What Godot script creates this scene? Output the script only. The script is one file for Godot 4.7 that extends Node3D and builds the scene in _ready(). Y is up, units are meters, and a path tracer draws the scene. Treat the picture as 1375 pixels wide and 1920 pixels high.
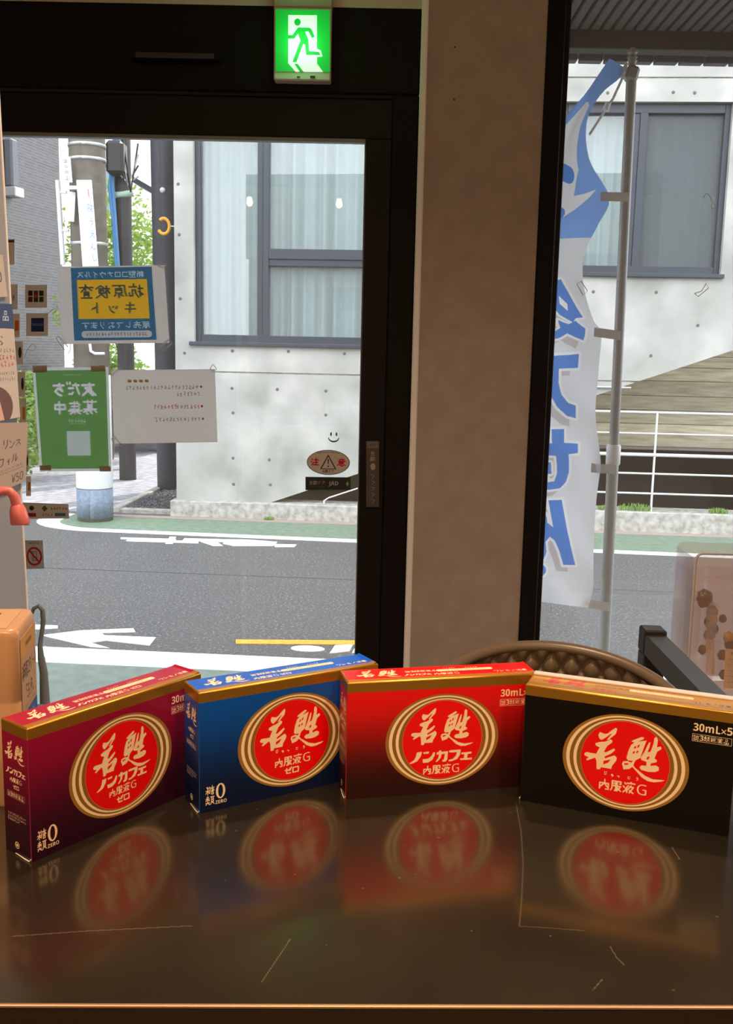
extends Node3D
# A pharmacy counter with four cartons, a glass shop front behind it and a narrow street outside.
# Units are metres. The shop floor is y = 0, the street lies 6 cm lower, the camera stands at x = z = 0.

const TABLE := 0.98          # height of the table top
const GROUND := -0.06        # street level
const GLASS := -2.62         # plane of the shop front glass
var used := {}               # names that are taken
var mats := {}
var street := Transform3D(Basis(Vector3(0.99777, 0, 0.06675), Vector3.UP, Vector3(-0.06675, 0, 0.99777)), Vector3(-1.279, 0, -7.865))  # x along the far facade, z towards the shop

# ---------------------------------------------------------------- strokes of the characters that are printed on things (grid 0..9, x then y)
var strokes := {
	"内": "14-19 14-84-89-69 51-54-27 54-77", "服": "11-17-09 11-41-49-39 13-43 15-45 51-81-83-73 51-59 55-85-59 56-89",
	"液": "11-22 04-15 09-27 60-61 31-91 43-26 36-39 63-46 64-84-59 57-89", "ゼ": "14-84-65 32-38-88 72-83 91-92", "ロ": "12-18-88-82-12",
	"糖": "05-45 21-29 11-23 41-33 25-08 25-48 70-71 52-92 52-48 71-77 63-83-86 65-95 66-86 67-87-89-69-67", "類": "03-43 20-26 11-12 31-22 23-05 23-45 07-47 26-09 27-49 51-91 62-67-87-82-62 64-84 66-86 67-59 77-99",
	"第": "21-03 12-42 61-53 62-92 14-84-86 16-86 16-18-88-89-79 53-59 58-19", "医": "11-91 11-18-98 33-24 33-83 25-85 53-55-27 55-77",
	"薬": "02-92 30-33 60-63 34-64-66-36-34 35-65 07-97 55-59 57-29 57-89 14-25 84-75", "品": "31-61-64-34-31 16-46-49-19-16 56-86-89-59-56",
	"ワ": "14-12-82-84-59", "レ": "21-28-84", "モ": "22-72 25-85 42-48-88", "ノ": "71-64-28", "注": "11-22 04-14 18-35 60-61 42-92 45-85 38-98 62-68",
	"意": "50-51 21-81 31-33 71-62 13-93 24-26-76-74-24 25-75 17-08 37-38-69-78 57-58 87-98", "じ": "31-37-59-86 62-63 81-82", "ゃ": "25-75-77-57 33-59 53-44", "っ": "25-65-77-58",
	"こ": "23-73 26-38-78", "う": "41-62 34-74-76-49", "新": "21-22 02-52 12-24 42-34 04-54 06-56 24-29 26-08 36-57 81-62-59 64-94 84-89",
	"型": "11-51 03-53 21-25 41-45 71-74 91-95-85 16-86 56-59 19-99", "コ": "12-82-88-18", "ナ": "13-83 51-54-28", "ウ": "51-52 15-13-83-59", "イ": "71-25 54-59",
	"ル": "31-35-18 61-68-95", "ス": "12-72-18 54-88", "抗": "03-33 21-28-17 07-35 60-62 42-92 54-56-39 54-74-78-98-96", "原": "11-91 11-15-08 51-42 33-73-76-36-33 34-74 56-59 47-28 77-88",
	"検": "03-33 21-29 23-06 24-36 61-33 61-93 43-73 44-74-76-46-44 63-66-39 67-99", "査": "02-92 50-54 51-14 52-85 35-65-68 35-38 36-66 37-67 19-89", "キ": "13-73 06-86 41-59",
	"ッ": "13-25 43-54 83-77-49", "ト": "31-39 34-76", "販": "11-41-46-16-11 13-43 14-44 17-08 37-48 51-91 61-56-49 63-83-59 64-99", "売": "12-82 50-54 24-74 06-05-95-96 36-37-19 66-68-98-97",
	"し": "31-36-48-86", "て": "12-82-55-67-79", "お": "12-52 31-38-17-36-66-88-69 72-83", "り": "31-35 71-75-49", "ま": "12-82 15-75 51-58-28-37-87", "す": "02-92 51-57-36-45-57-49",
	"友": "12-92 41-36-09 34-74-29 45-99", "だ": "12-52 31-18 54-84 57-68-88 70-71 90-91", "ち": "12-82 41-26-54-76-58-39", "募": "01-91 30-32 60-62 33-63-65-35-33 34-64 06-96 26-08 66-98 37-77-79-69 57-39",
	"集": "31-13 22-26 22-82 24-74 26-86 51-56 07-97 57-59 57-19 57-89", "中": "13-83-86-16-13 51-59", "消": "11-22 04-14 18-35 60-63 42-53 92-83 44-49 44-84-89 46-86 47-87",
	"毒": "11-81 22-72 04-94 51-54 25-17-87-75-25 07-97 55-58", "用": "21-28-09 21-81-89-79 23-83 25-85 51-59", "エ": "22-82 52-58 18-98", "タ": "41-15 32-82-29 44-66", "ー": "15-85",
	"「": "81-51-54", "」": "15-18-48", "ヨ": "22-72-78-18 25-75", "シ": "12-33 15-36 18-48-84", "自": "50-41 22-29-79-72-22 24-74 26-76", "動": "11-51 31-38 02-52 13-53-56-16-13 07-57 09-59 62-92-98-88 71-74-69",
	"ド": "31-39 44-76 62-73 81-92", "ア": "12-82-64 53-54-29", "リ": "21-25 71-75-49", "ン": "12-33 18-48-83", "フ": "12-82-78-39", "ィ": "74-46 65-69", "・": "54-55", "院": "11-41-34-45-26 11-19 71-72 52-93 64-84 56-96 66-49 76-79-99",
	"え": "41-62 24-74-19 46-57-68-89", "ん": "51-18-35-48-69-86", "危": "31-13 22-62-54 14-94 14-09 46-76-77-67 46-49-89", "処": "31-14 23-43-19 25-49 61-66-48 61-81-86-96", "方": "50-52 12-92 42-36-19 45-85-79-69", "せ": "13-93 71-75-65 31-38-88",
}
# the two brush-written characters of the emblem, in millimetres from its centre (traced once, used at every size)
var brush := []
var brush_gaps := []
var bold_kana := []          # the bold word under them on two of the cartons


func _ready() -> void:
	# ------------------------------------------------------------ camera, sky, sun, exposure
	var camera := Camera3D.new()
	camera.name = "camera"
	camera.fov = 54.77
	camera.near = 0.02
	camera.far = 200.0
	camera.rotation_order = EULER_ORDER_YXZ
	camera.position = Vector3(0, 1.2813, 0)
	camera.rotation_degrees = Vector3(-9.17, 0.307, 1.235)
	add_child(camera)
	camera.make_current()
	var sky_material := ProceduralSkyMaterial.new()
	sky_material.sky_top_color = Color(0.87, 0.90, 0.94)
	sky_material.sky_horizon_color = Color(0.96, 0.97, 0.98)
	sky_material.sky_curve = 0.25
	sky_material.ground_bottom_color = Color(0.35, 0.35, 0.34)
	sky_material.ground_horizon_color = Color(0.80, 0.82, 0.84)
	sky_material.sky_energy_multiplier = 2.15
	sky_material.ground_energy_multiplier = 1.0
	var sky := Sky.new()
	sky.sky_material = sky_material
	var environment := Environment.new()
	environment.background_mode = Environment.BG_SKY
	environment.sky = sky
	environment.tonemap_mode = Environment.TONE_MAPPER_LINEAR
	environment.tonemap_exposure = 1.0
	environment.sdfgi_enabled = true
	environment.ssao_enabled = true
	environment.ssil_enabled = true
	var world := WorldEnvironment.new()
	world.name = "world_environment"
	world.environment = environment
	add_child(world)
	var sun := DirectionalLight3D.new()
	sun.name = "sun"
	sun.light_color = Color(1.0, 0.96, 0.90)
	sun.light_energy = 1.8
	sun.light_angular_distance = 0.53
	sun.shadow_enabled = true
	sun.sky_mode = DirectionalLight3D.SKY_MODE_LIGHT_ONLY
	sun.rotation_degrees = Vector3(-56, 146, 0)
	add_child(sun)

	make_materials()
	trace_brush()
	build_room()
	build_shop_front()
	build_street()
	build_facade()
	build_alley()
	build_canopy()
	build_table()
	build_cartons()
	build_banner()
	build_chair()
	build_rack()
	build_left_stand()
	build_glass_papers()
	build_lamps()


# ================================================================ helpers: things, parts, metas
func numbered(called: String) -> String:
	var n: int = used.get(called, 0)
	used[called] = n + 1
	return called if n == 0 else "%s_%03d" % [called, n]


func tag(o: Node3D, label: String, category: String, group := "") -> Node3D:
	o.set_meta("label", label)
	o.set_meta("category", category)
	if group:
		o.set_meta("group", group)
	return o


func thing(called: String, label: String, category: String, at := Transform3D(), group := "") -> Node3D:
	var o := Node3D.new()
	o.name = numbered(called)
	o.transform = at
	add_child(o)
	return tag(o, label, category, group)


func structure(called: String, at := Transform3D(), label := "") -> Node3D:
	var o := Node3D.new()
	o.name = numbered(called)
	o.transform = at
	o.set_meta("kind", "structure")
	if label:
		o.set_meta("label", label)
	add_child(o)
	return o


func part(called: String, shape: Mesh, m: Material, parent: Node3D, at := Transform3D(), label := "") -> MeshInstance3D:
	var o := MeshInstance3D.new()
	o.name = called
	o.mesh = shape
	if m:
		o.material_override = m
	o.transform = at
	parent.add_child(o, true)
	if label:
		o.set_meta("label", label)
	return o


func single(called: String, shape: Mesh, m: Material, label: String, category: String, at := Transform3D(), group := "") -> MeshInstance3D:
	var o := part(numbered(called), shape, m, self, at)
	tag(o, label, category, group)
	return o


func at(x: float, y: float, z: float, turn := 0.0) -> Transform3D:
	return Transform3D(Basis(Vector3.UP, turn), Vector3(x, y, z))


func move(v: Vector3) -> Transform3D:
	return Transform3D(Basis(), v)


# ================================================================ helpers: shapes
func face(st: SurfaceTool, pts: Array, uvs := []) -> void:   # a flat polygon fan, corners counter-clockwise seen from its front
	for i in range(1, pts.size() - 1):
		for k in [0, i + 1, i]:
			if uvs.size():
				st.set_uv(uvs[k])
			st.add_vertex(pts[k])


func outward(st: SurfaceTool, pts: Array, middle: Vector3) -> void:   # the same, turned away from middle
	var n: Vector3 = (pts[1] - pts[0]).cross(pts[2] - pts[0])
	if n.dot(pts[0] - middle) < 0.0:
		pts = pts.duplicate()
		pts.reverse()
	face(st, pts)


func begin() -> SurfaceTool:
	var st := SurfaceTool.new()
	st.begin(Mesh.PRIMITIVE_TRIANGLES)
	st.set_smooth_group(-1)
	return st


func done(st: SurfaceTool) -> ArrayMesh:
	st.generate_normals()
	return st.commit()


func add_box(st: SurfaceTool, c: Vector3, size: Vector3, bevel := 0.0, basis := Basis()) -> void:
	var h := size / 2.0
	var b: float = minf(bevel, minf(h.x, minf(h.y, h.z)) * 0.9)
	var v := {}
	for sx in [-1, 1]:
		for sy in [-1, 1]:
			for sz in [-1, 1]:
				v[[sx, sy, sz, 0]] = c + basis * Vector3(sx * h.x, sy * (h.y - b), sz * (h.z - b))
				v[[sx, sy, sz, 1]] = c + basis * Vector3(sx * (h.x - b), sy * h.y, sz * (h.z - b))
				v[[sx, sy, sz, 2]] = c + basis * Vector3(sx * (h.x - b), sy * (h.y - b), sz * h.z)
	for s in [-1, 1]:
		outward(st, [v[[s, -1, -1, 0]], v[[s, 1, -1, 0]], v[[s, 1, 1, 0]], v[[s, -1, 1, 0]]], c)
		outward(st, [v[[-1, s, -1, 1]], v[[1, s, -1, 1]], v[[1, s, 1, 1]], v[[-1, s, 1, 1]]], c)
		outward(st, [v[[-1, -1, s, 2]], v[[1, -1, s, 2]], v[[1, 1, s, 2]], v[[-1, 1, s, 2]]], c)
	if b <= 0.0:
		return
	for s in [-1, 1]:
		for t in [-1, 1]:
			outward(st, [v[[s, t, -1, 0]], v[[s, t, 1, 0]], v[[s, t, 1, 1]], v[[s, t, -1, 1]]], c)
			outward(st, [v[[s, -1, t, 0]], v[[s, 1, t, 0]], v[[s, 1, t, 2]], v[[s, -1, t, 2]]], c)
			outward(st, [v[[-1, s, t, 1]], v[[1, s, t, 1]], v[[1, s, t, 2]], v[[-1, s, t, 2]]], c)
			for w in [-1, 1]:
				outward(st, [v[[s, t, w, 0]], v[[s, t, w, 1]], v[[s, t, w, 2]]], c)


func box(size: Vector3, bevel := 0.0, c := Vector3.ZERO) -> ArrayMesh:
	var st := begin()
	add_box(st, c, size, bevel)
	return done(st)


func span(a: Vector3, b: Vector3, bevel := 0.0) -> ArrayMesh:    # a box between two corners
	return box((b - a).abs(), bevel, (a + b) / 2.0)


func add_tube(st: SurfaceTool, path: Array, radius: Variant, sides := 12, smooth := true) -> void:
	var rings := []
	var up := Vector3.UP
	for i in path.size():
		var d: Vector3 = (path[mini(i + 1, path.size() - 1)] - path[maxi(i - 1, 0)]).normalized()
		if absf(d.dot(up)) > 0.95:
			up = Vector3.RIGHT if absf(d.x) < 0.8 else Vector3.BACK
		var a := d.cross(up).normalized()
		var b := a.cross(d).normalized()
		up = b
		var r: float = radius[i] if radius is Array else radius
		var ring := []
		for k in sides:
			var t := TAU * k / sides
			ring.append(path[i] + (a * cos(t) + b * sin(t)) * r)
		rings.append(ring)
	st.set_smooth_group(0 if smooth else -1)
	for i in range(path.size() - 1):
		for k in sides:
			var n := (k + 1) % sides
			face(st, [rings[i][k], rings[i][n], rings[i + 1][n], rings[i + 1][k]])
	st.set_smooth_group(-1)
	var last: Array = rings[-1].duplicate()
	var first: Array = rings[0].duplicate()
	first.reverse()
	face(st, first)
	face(st, last)


func tube(path: Array, radius: Variant, sides := 12) -> ArrayMesh:
	var st := begin()
	add_tube(st, path, radius, sides)
	return done(st)


func lathe(profile: Array, sides := 24) -> ArrayMesh:      # profile of Vector2(radius, height), upwards
	var st := begin()
	st.set_smooth_group(0)
	for i in range(profile.size() - 1):
		for k in sides:
			var t := TAU * k / sides
			var u := TAU * (k + 1) / sides
			var p: Vector2 = profile[i]
			var q: Vector2 = profile[i + 1]
			face(st, [Vector3(p.x * sin(t), p.y, p.x * cos(t)), Vector3(p.x * sin(u), p.y, p.x * cos(u)), Vector3(q.x * sin(u), q.y, q.x * cos(u)), Vector3(q.x * sin(t), q.y, q.x * cos(t))])
	return done(st)


func add_slab(st: SurfaceTool, outline: Array, back: float, front: float) -> void:    # an outline in x, y given depth along z
	var pts := PackedVector2Array(outline)
	if Geometry2D.is_polygon_clockwise(pts):
		pts.reverse()
	var tris := Geometry2D.triangulate_polygon(pts)
	for i in range(0, tris.size(), 3):
		var a := pts[tris[i]]
		var b := pts[tris[i + 1]]
		var c := pts[tris[i + 2]]
		if (b - a).cross(c - a) < 0.0:
			var s := b
			b = c
			c = s
		face(st, [Vector3(a.x, a.y, front), Vector3(b.x, b.y, front), Vector3(c.x, c.y, front)], [a, b, c])
		face(st, [Vector3(c.x, c.y, back), Vector3(b.x, b.y, back), Vector3(a.x, a.y, back)], [c, b, a])
	for i in pts.size():
		var a := pts[i]
		var b := pts[(i + 1) % pts.size()]
		face(st, [Vector3(a.x, a.y, back), Vector3(b.x, b.y, back), Vector3(b.x, b.y, front), Vector3(a.x, a.y, front)], [a, b, b, a])


func slab(outline: Array, back: float, front: float) -> ArrayMesh:
	var st := begin()
	add_slab(st, outline, back, front)
	return done(st)


func floor_slab(outline: Array, low: float, high: float) -> ArrayMesh:    # an outline in x, z given height
	var st := begin()
	var turned := []
	for p in outline:
		turned.append(Vector2(p.x, -p.y))
	add_slab(st, turned, low, high)
	var m := done(st)
	var out := SurfaceTool.new()
	out.append_from(m, 0, Transform3D(Basis(Vector3.RIGHT, -PI / 2), Vector3.ZERO))
	return out.commit()


func ring_points(c: Vector2, a: float, b: float, n := 28) -> Array:
	var out := []
	for k in n:
		out.append(c + Vector2(cos(TAU * k / n) * a, sin(TAU * k / n) * b))
	return out


func rounded(a: Vector2, b: Vector2, r: float, n := 5) -> Array:     # a rectangle with round corners
	var out := []
	var lo := Vector2(minf(a.x, b.x), minf(a.y, b.y))
	var hi := Vector2(maxf(a.x, b.x), maxf(a.y, b.y))
	for q in [[hi.x - r, lo.y + r, -90], [hi.x - r, hi.y - r, 0], [lo.x + r, hi.y - r, 90], [lo.x + r, lo.y + r, 180]]:
		for k in n + 1:
			var t := deg_to_rad(q[2] + 90.0 * k / n)
			out.append(Vector2(q[0], q[1]) + Vector2(cos(t), sin(t)) * r)
	return out


func sheet(p00: Vector3, p10: Vector3, p11: Vector3, p01: Vector3, thick := 0.0003, mirror := false) -> ArrayMesh:   # a printed sheet: corners bottom left, bottom right, top right, top left
	var n := (p10 - p00).cross(p01 - p00).normalized() * thick
	var st := begin()
	var uv := [Vector2(0, 1), Vector2(1, 1), Vector2(1, 0), Vector2(0, 0)]
	if mirror:
		uv = [Vector2(1, 1), Vector2(0, 1), Vector2(0, 0), Vector2(1, 0)]
	face(st, [p00 + n, p10 + n, p11 + n, p01 + n], uv)
	face(st, [p10, p00, p01, p11], [uv[1], uv[0], uv[3], uv[2]])
	var ring := [p00, p10, p11, p01]
	for i in 4:
		var j := (i + 1) % 4
		face(st, [ring[i], ring[j], ring[j] + n, ring[i] + n], [uv[i], uv[j], uv[j], uv[i]])
	return done(st)


# ================================================================ helpers: materials
func mat(called: String, c: Color, rough := 0.7, metal := 0.0, spec := 0.5) -> StandardMaterial3D:
	if mats.has(called):
		return mats[called]
	var m := StandardMaterial3D.new()
	m.resource_name = called
	m.albedo_color = c
	m.roughness = rough
	m.metallic = metal
	m.metallic_specular = spec
	mats[called] = m
	return m


func rgb(r: int, g: int, b: int) -> Color:
	return Color8(r, g, b)


func noise_map(seed_: int, frequency: float, stops: Array, octaves := 4, size := 512) -> NoiseTexture2D:   # stops: [[0.0, colour], ...]
	var n := FastNoiseLite.new()
	n.seed = seed_
	n.frequency = frequency
	n.fractal_octaves = octaves
	var ramp := Gradient.new()
	ramp.offsets = PackedFloat32Array(stops.map(func(s): return s[0]))
	ramp.colors = PackedColorArray(stops.map(func(s): return s[1]))
	var t := NoiseTexture2D.new()
	t.width = size
	t.height = size
	t.seamless = true
	t.noise = n
	t.color_ramp = ramp
	return t


func rough_map(seed_: int, frequency: float, octaves := 4, size := 512) -> NoiseTexture2D:
	return noise_map(seed_, frequency, [[0.0, Color.BLACK], [1.0, Color.WHITE]], octaves, size)


func grained(called: String, seed_: int, frequency: float, stops: Array, per_metre: float, rough: float, relief := 0.0, spec := 0.5, octaves := 4) -> StandardMaterial3D:   # a stuff with patches and grain, laid out in world space
	var m := mat(called, Color.WHITE, rough, 0.0, spec)
	m.albedo_texture = noise_map(seed_, frequency, stops, octaves)
	m.uv1_triplanar = true
	m.uv1_world_triplanar = true
	m.uv1_scale = Vector3.ONE * per_metre
	if relief > 0.0:
		m.heightmap_enabled = true
		m.heightmap_scale = relief
		m.heightmap_texture = rough_map(seed_ + 1, frequency * 2.0, octaves)
	return m


func pane(called: String, tint := Color(0.95, 0.98, 0.97), alpha := 0.06) -> StandardMaterial3D:
	var m := mat(called, Color(tint, alpha), 0.0)
	m.transparency = BaseMaterial3D.TRANSPARENCY_ALPHA
	return m


func print_material(called: String, im: Image, rough := 0.5, backlight := 0.0) -> StandardMaterial3D:
	var m := mat(called, Color.WHITE, rough)
	im.generate_mipmaps()
	m.albedo_texture = ImageTexture.create_from_image(im)
	m.texture_repeat = false
	if backlight > 0.0:
		m.backlight_enabled = true
		m.backlight = Color(backlight, backlight, backlight)
	return m


# ================================================================ helpers: print (flat ink drawn into pictures)
func picture(w: int, h: int, c: Color) -> Image:
	var im := Image.create(w, h, false, Image.FORMAT_RGBA8)
	im.fill(c)
	return im


func ink(im: Image, pts: PackedVector2Array, c: Color) -> void:      # fills an outline, row by row
	var lo := INF
	var hi := -INF
	for p in pts:
		lo = minf(lo, p.y)
		hi = maxf(hi, p.y)
	for y in range(maxi(0, int(floor(lo))), mini(im.get_height() - 1, int(ceil(hi))) + 1):
		var yc := y + 0.5
		var xs := PackedFloat32Array()
		for i in pts.size():
			var a := pts[i]
			var b := pts[(i + 1) % pts.size()]
			if (a.y <= yc) != (b.y <= yc):
				xs.append(a.x + (yc - a.y) / (b.y - a.y) * (b.x - a.x))
		xs.sort()
		for i in range(0, xs.size() - 1, 2):
			var x0 := int(round(xs[i]))
			var x1 := int(round(xs[i + 1]))
			if x1 > x0:
				im.fill_rect(Rect2i(x0, y, x1 - x0, 1), c)


func ink_ring(im: Image, c: Vector2, a: float, b: float, col: Color) -> void:
	ink(im, PackedVector2Array(ring_points(c, a, b, 96 if a > 40 else 16)), col)


func ink_line(im: Image, pts: Array, w: float, c: Color) -> void:
	for i in range(pts.size() - 1):
		var a: Vector2 = pts[i]
		var b: Vector2 = pts[i + 1]
		if a.is_equal_approx(b):
			continue
		var n: Vector2 = (b - a).normalized().orthogonal() * w / 2.0
		ink(im, PackedVector2Array([a + n, b + n, b - n, a - n]), c)
	for p in pts:
		if w > 2.5:
			ink_ring(im, p, w / 2.0, w / 2.0, c)


func ink_text(im: Image, words: String, x: float, y: float, size: float, w: float, c: Color, wide := 1.0, step := 1.06, slant := 0.0) -> void:   # x, y: top left corner of the first character
	for ch in words:
		if strokes.has(ch):
			for s in strokes[ch].split(" "):
				var line := []
				for p in s.split("-"):
					var q := Vector2(int(p[0]) - 0.0, int(p[1]) - 0.0) / 9.5
					line.append(Vector2(x + (q.x + slant * (0.5 - q.y)) * size * wide, y + q.y * size))
				ink_line(im, line, w, c)
		elif ch != " ":
			ink_latin(im, ch, x, y, size * 0.95, c, wide)
		x += size * wide * (step if strokes.has(ch) else 0.72)


func ink_latin(im: Image, words: String, x: float, y: float, height: float, c: Color, wide := 1.0, bold := true, fit := 0.0) -> void:   # letters of the system font, scaled to a height
	var font := SystemFont.new()
	font.font_names = PackedStringArray(["Droid Sans"])
	font.font_weight = 700 if bold else 400
	var t := TextMesh.new()
	t.font = font
	t.text = words
	t.depth = 0.0
	t.font_size = 64
	t.pixel_size = 0.01
	var arrays := t.get_mesh_arrays()
	var v: PackedVector3Array = arrays[Mesh.ARRAY_VERTEX]
	var index: PackedInt32Array = arrays[Mesh.ARRAY_INDEX] if arrays[Mesh.ARRAY_INDEX] != null else PackedInt32Array(range(v.size()))
	var box_ := t.get_aabb()
	var s := height / maxf(box_.size.y, 0.001)
	if fit > 0.0:
		wide = fit / (box_.size.x * s)
	for i in range(0, index.size(), 3):
		var tri := PackedVector2Array()
		for k in 3:
			var p := v[index[i + k]]
			tri.append(Vector2(x + (p.x - box_.position.x) * s * wide, y + (box_.end.y - p.y) * s))
		ink(im, tri, c)


func ink_frame(im: Image, r: Rect2, w: float, c: Color) -> void:
	im.fill_rect(Rect2i(int(r.position.x), int(r.position.y), int(r.size.x), int(w)), c)
	im.fill_rect(Rect2i(int(r.position.x), int(r.end.y - w), int(r.size.x), int(w)), c)
	im.fill_rect(Rect2i(int(r.position.x), int(r.position.y), int(w), int(r.size.y)), c)
	im.fill_rect(Rect2i(int(r.end.x - w), int(r.position.y), int(w), int(r.size.y)), c)


func ink_scribble(im: Image, x: float, y: float, length: float, size: float, c: Color, seed_: int) -> void:   # a line of print too small to read
	var r := RandomNumberGenerator.new()
	r.seed = seed_
	var end := x + length
	while x < end:
		var w := size * r.randf_range(0.6, 0.95)
		for k in 3:
			var a := Vector2(x + r.randf() * w, y + r.randf() * size)
			ink_line(im, [a, Vector2(x + r.randf() * w, a.y + r.randf_range(-0.3, 0.3) * size)], maxf(1.0, size * 0.16), c)
		ink_line(im, [Vector2(x + w / 2, y), Vector2(x + w / 2, y + size)], maxf(1.0, size * 0.14), c)
		x += size * 1.05


func trace_brush() -> void:
	var glyphs := [
		[Vector2(362, 325), Vector2(378, 292), Vector2(432, 312), Vector2(462, 308), Vector2(520, 262), Vector2(548, 243), Vector2(565, 255), Vector2(553, 312), Vector2(500, 355), Vector2(487, 374), Vector2(458, 374), Vector2(512, 308), Vector2(495, 312), Vector2(445, 352), Vector2(400, 380), Vector2(374, 362)],
		[Vector2(340, 440), Vector2(335, 415), Vector2(385, 400), Vector2(440, 395), Vector2(500, 370), Vector2(522, 382), Vector2(518, 405), Vector2(470, 440), Vector2(435, 505), Vector2(455, 512), Vector2(545, 465), Vector2(556, 485), Vector2(515, 525), Vector2(445, 558), Vector2(452, 576), Vector2(555, 540), Vector2(582, 568), Vector2(575, 602), Vector2(535, 655), Vector2(527, 690), Vector2(410, 675), Vector2(405, 697), Vector2(366, 697), Vector2(358, 605), Vector2(343, 572), Vector2(255, 607), Vector2(242, 592), Vector2(270, 572), Vector2(225, 552), Vector2(218, 532), Vector2(240, 514), Vector2(350, 530), Vector2(385, 460)],
		[Vector2(735, 375), Vector2(835, 335), Vector2(860, 340), Vector2(855, 360), Vector2(800, 385), Vector2(892, 372), Vector2(880, 402), Vector2(835, 560), Vector2(785, 588), Vector2(765, 640), Vector2(785, 666), Vector2(830, 700), Vector2(900, 750), Vector2(985, 783), Vector2(1117, 790), Vector2(1080, 805), Vector2(1000, 816), Vector2(930, 806), Vector2(860, 766), Vector2(795, 698), Vector2(755, 660), Vector2(725, 682), Vector2(660, 690), Vector2(652, 658), Vector2(640, 630), Vector2(652, 602), Vector2(702, 598), Vector2(742, 614), Vector2(755, 594), Vector2(702, 590), Vector2(685, 565), Vector2(700, 490), Vector2(725, 425), Vector2(762, 395), Vector2(730, 390)],
		[Vector2(985, 330), Vector2(1003, 345), Vector2(1010, 370), Vector2(1005, 440), Vector2(1045, 430), Vector2(1056, 455), Vector2(1010, 490), Vector2(988, 560), Vector2(1016, 580), Vector2(1010, 600), Vector2(952, 615), Vector2(948, 640), Vector2(1010, 635), Vector2(1042, 655), Vector2(1040, 690), Vector2(1000, 706), Vector2(930, 706), Vector2(850, 687), Vector2(832, 660), Vector2(852, 640), Vector2(905, 640), Vector2(905, 600), Vector2(850, 582), Vector2(837, 560), Vector2(880, 480), Vector2(912, 398), Vector2(932, 386), Vector2(926, 440), Vector2(908, 498), Vector2(940, 488), Vector2(966, 400), Vector2(970, 345)],
	]
	var gaps := [
		[Vector2(437, 606), Vector2(512, 588), Vector2(488, 622), Vector2(437, 642)], [Vector2(762, 442), Vector2(785, 432), Vector2(780, 455), Vector2(758, 465)], [Vector2(798, 426), Vector2(822, 415), Vector2(812, 445), Vector2(794, 455)],
		[Vector2(752, 496), Vector2(775, 488), Vector2(770, 510), Vector2(748, 520)], [Vector2(790, 490), Vector2(812, 480), Vector2(805, 505), Vector2(786, 512)], [Vector2(665, 622), Vector2(705, 620), Vector2(716, 632), Vector2(670, 642)],
		[Vector2(910, 545), Vector2(935, 540), Vector2(925, 570), Vector2(900, 575)],
	]
	for g in glyphs:
		brush.append(g.map(func(p): return Vector2((p.x - 668) / 487.0 * 28.6, (p.y - 615 - 0.12 * (p.x - 668)) / 446.0 * 28.6)))
	for g in gaps:
		brush_gaps.append(g.map(func(p): return Vector2((p.x - 668) / 487.0 * 28.6, (p.y - 615 - 0.12 * (p.x - 668)) / 446.0 * 28.6)))
	var kana := [
		[Vector2(215, 680), Vector2(298, 668), Vector2(285, 740), Vector2(230, 820), Vector2(160, 855), Vector2(108, 868), Vector2(105, 852), Vector2(175, 805), Vector2(205, 740)],
		[Vector2(320, 678), Vector2(412, 664), Vector2(408, 698), Vector2(322, 705)],
		[Vector2(312, 790), Vector2(400, 780), Vector2(450, 740), Vector2(470, 700), Vector2(475, 680), Vector2(510, 675), Vector2(505, 730), Vector2(470, 800), Vector2(400, 845), Vector2(318, 850)],
		[Vector2(535, 680), Vector2(570, 672), Vector2(570, 650), Vector2(612, 645), Vector2(612, 668), Vector2(720, 658), Vector2(712, 790), Vector2(690, 825), Vector2(635, 832), Vector2(628, 800), Vector2(655, 795), Vector2(670, 700), Vector2(618, 708), Vector2(605, 770), Vector2(550, 832), Vector2(520, 832), Vector2(565, 770), Vector2(575, 712), Vector2(535, 715)],
		[Vector2(740, 645), Vector2(928, 630), Vector2(915, 720), Vector2(870, 790), Vector2(780, 822), Vector2(732, 824), Vector2(735, 800), Vector2(800, 785), Vector2(850, 730), Vector2(865, 675), Vector2(738, 680)],
		[Vector2(938, 680), Vector2(1105, 668), Vector2(1103, 698), Vector2(1042, 704), Vector2(1035, 770), Vector2(1115, 762), Vector2(1112, 795), Vector2(920, 805), Vector2(922, 778), Vector2(980, 772), Vector2(985, 708), Vector2(938, 710)],
	]
	for g in kana:     # centred on the word itself
		bold_kana.append(g.map(func(p): return Vector2((p.x - 610) / 640.0 * 28.6, (p.y - 750 + 0.065 * (p.x - 610)) / 632.0 * 28.3)))


func ink_shapes(im: Image, shapes: Array, centre: Vector2, scale: float, c: Color, wide := 1.0, slant := 0.0) -> void:
	for g in shapes:
		var pts := PackedVector2Array()
		for p in g:
			pts.append(centre + Vector2((p.x - slant * p.y) * wide, p.y) * scale)
		ink(im, pts, c)


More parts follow.
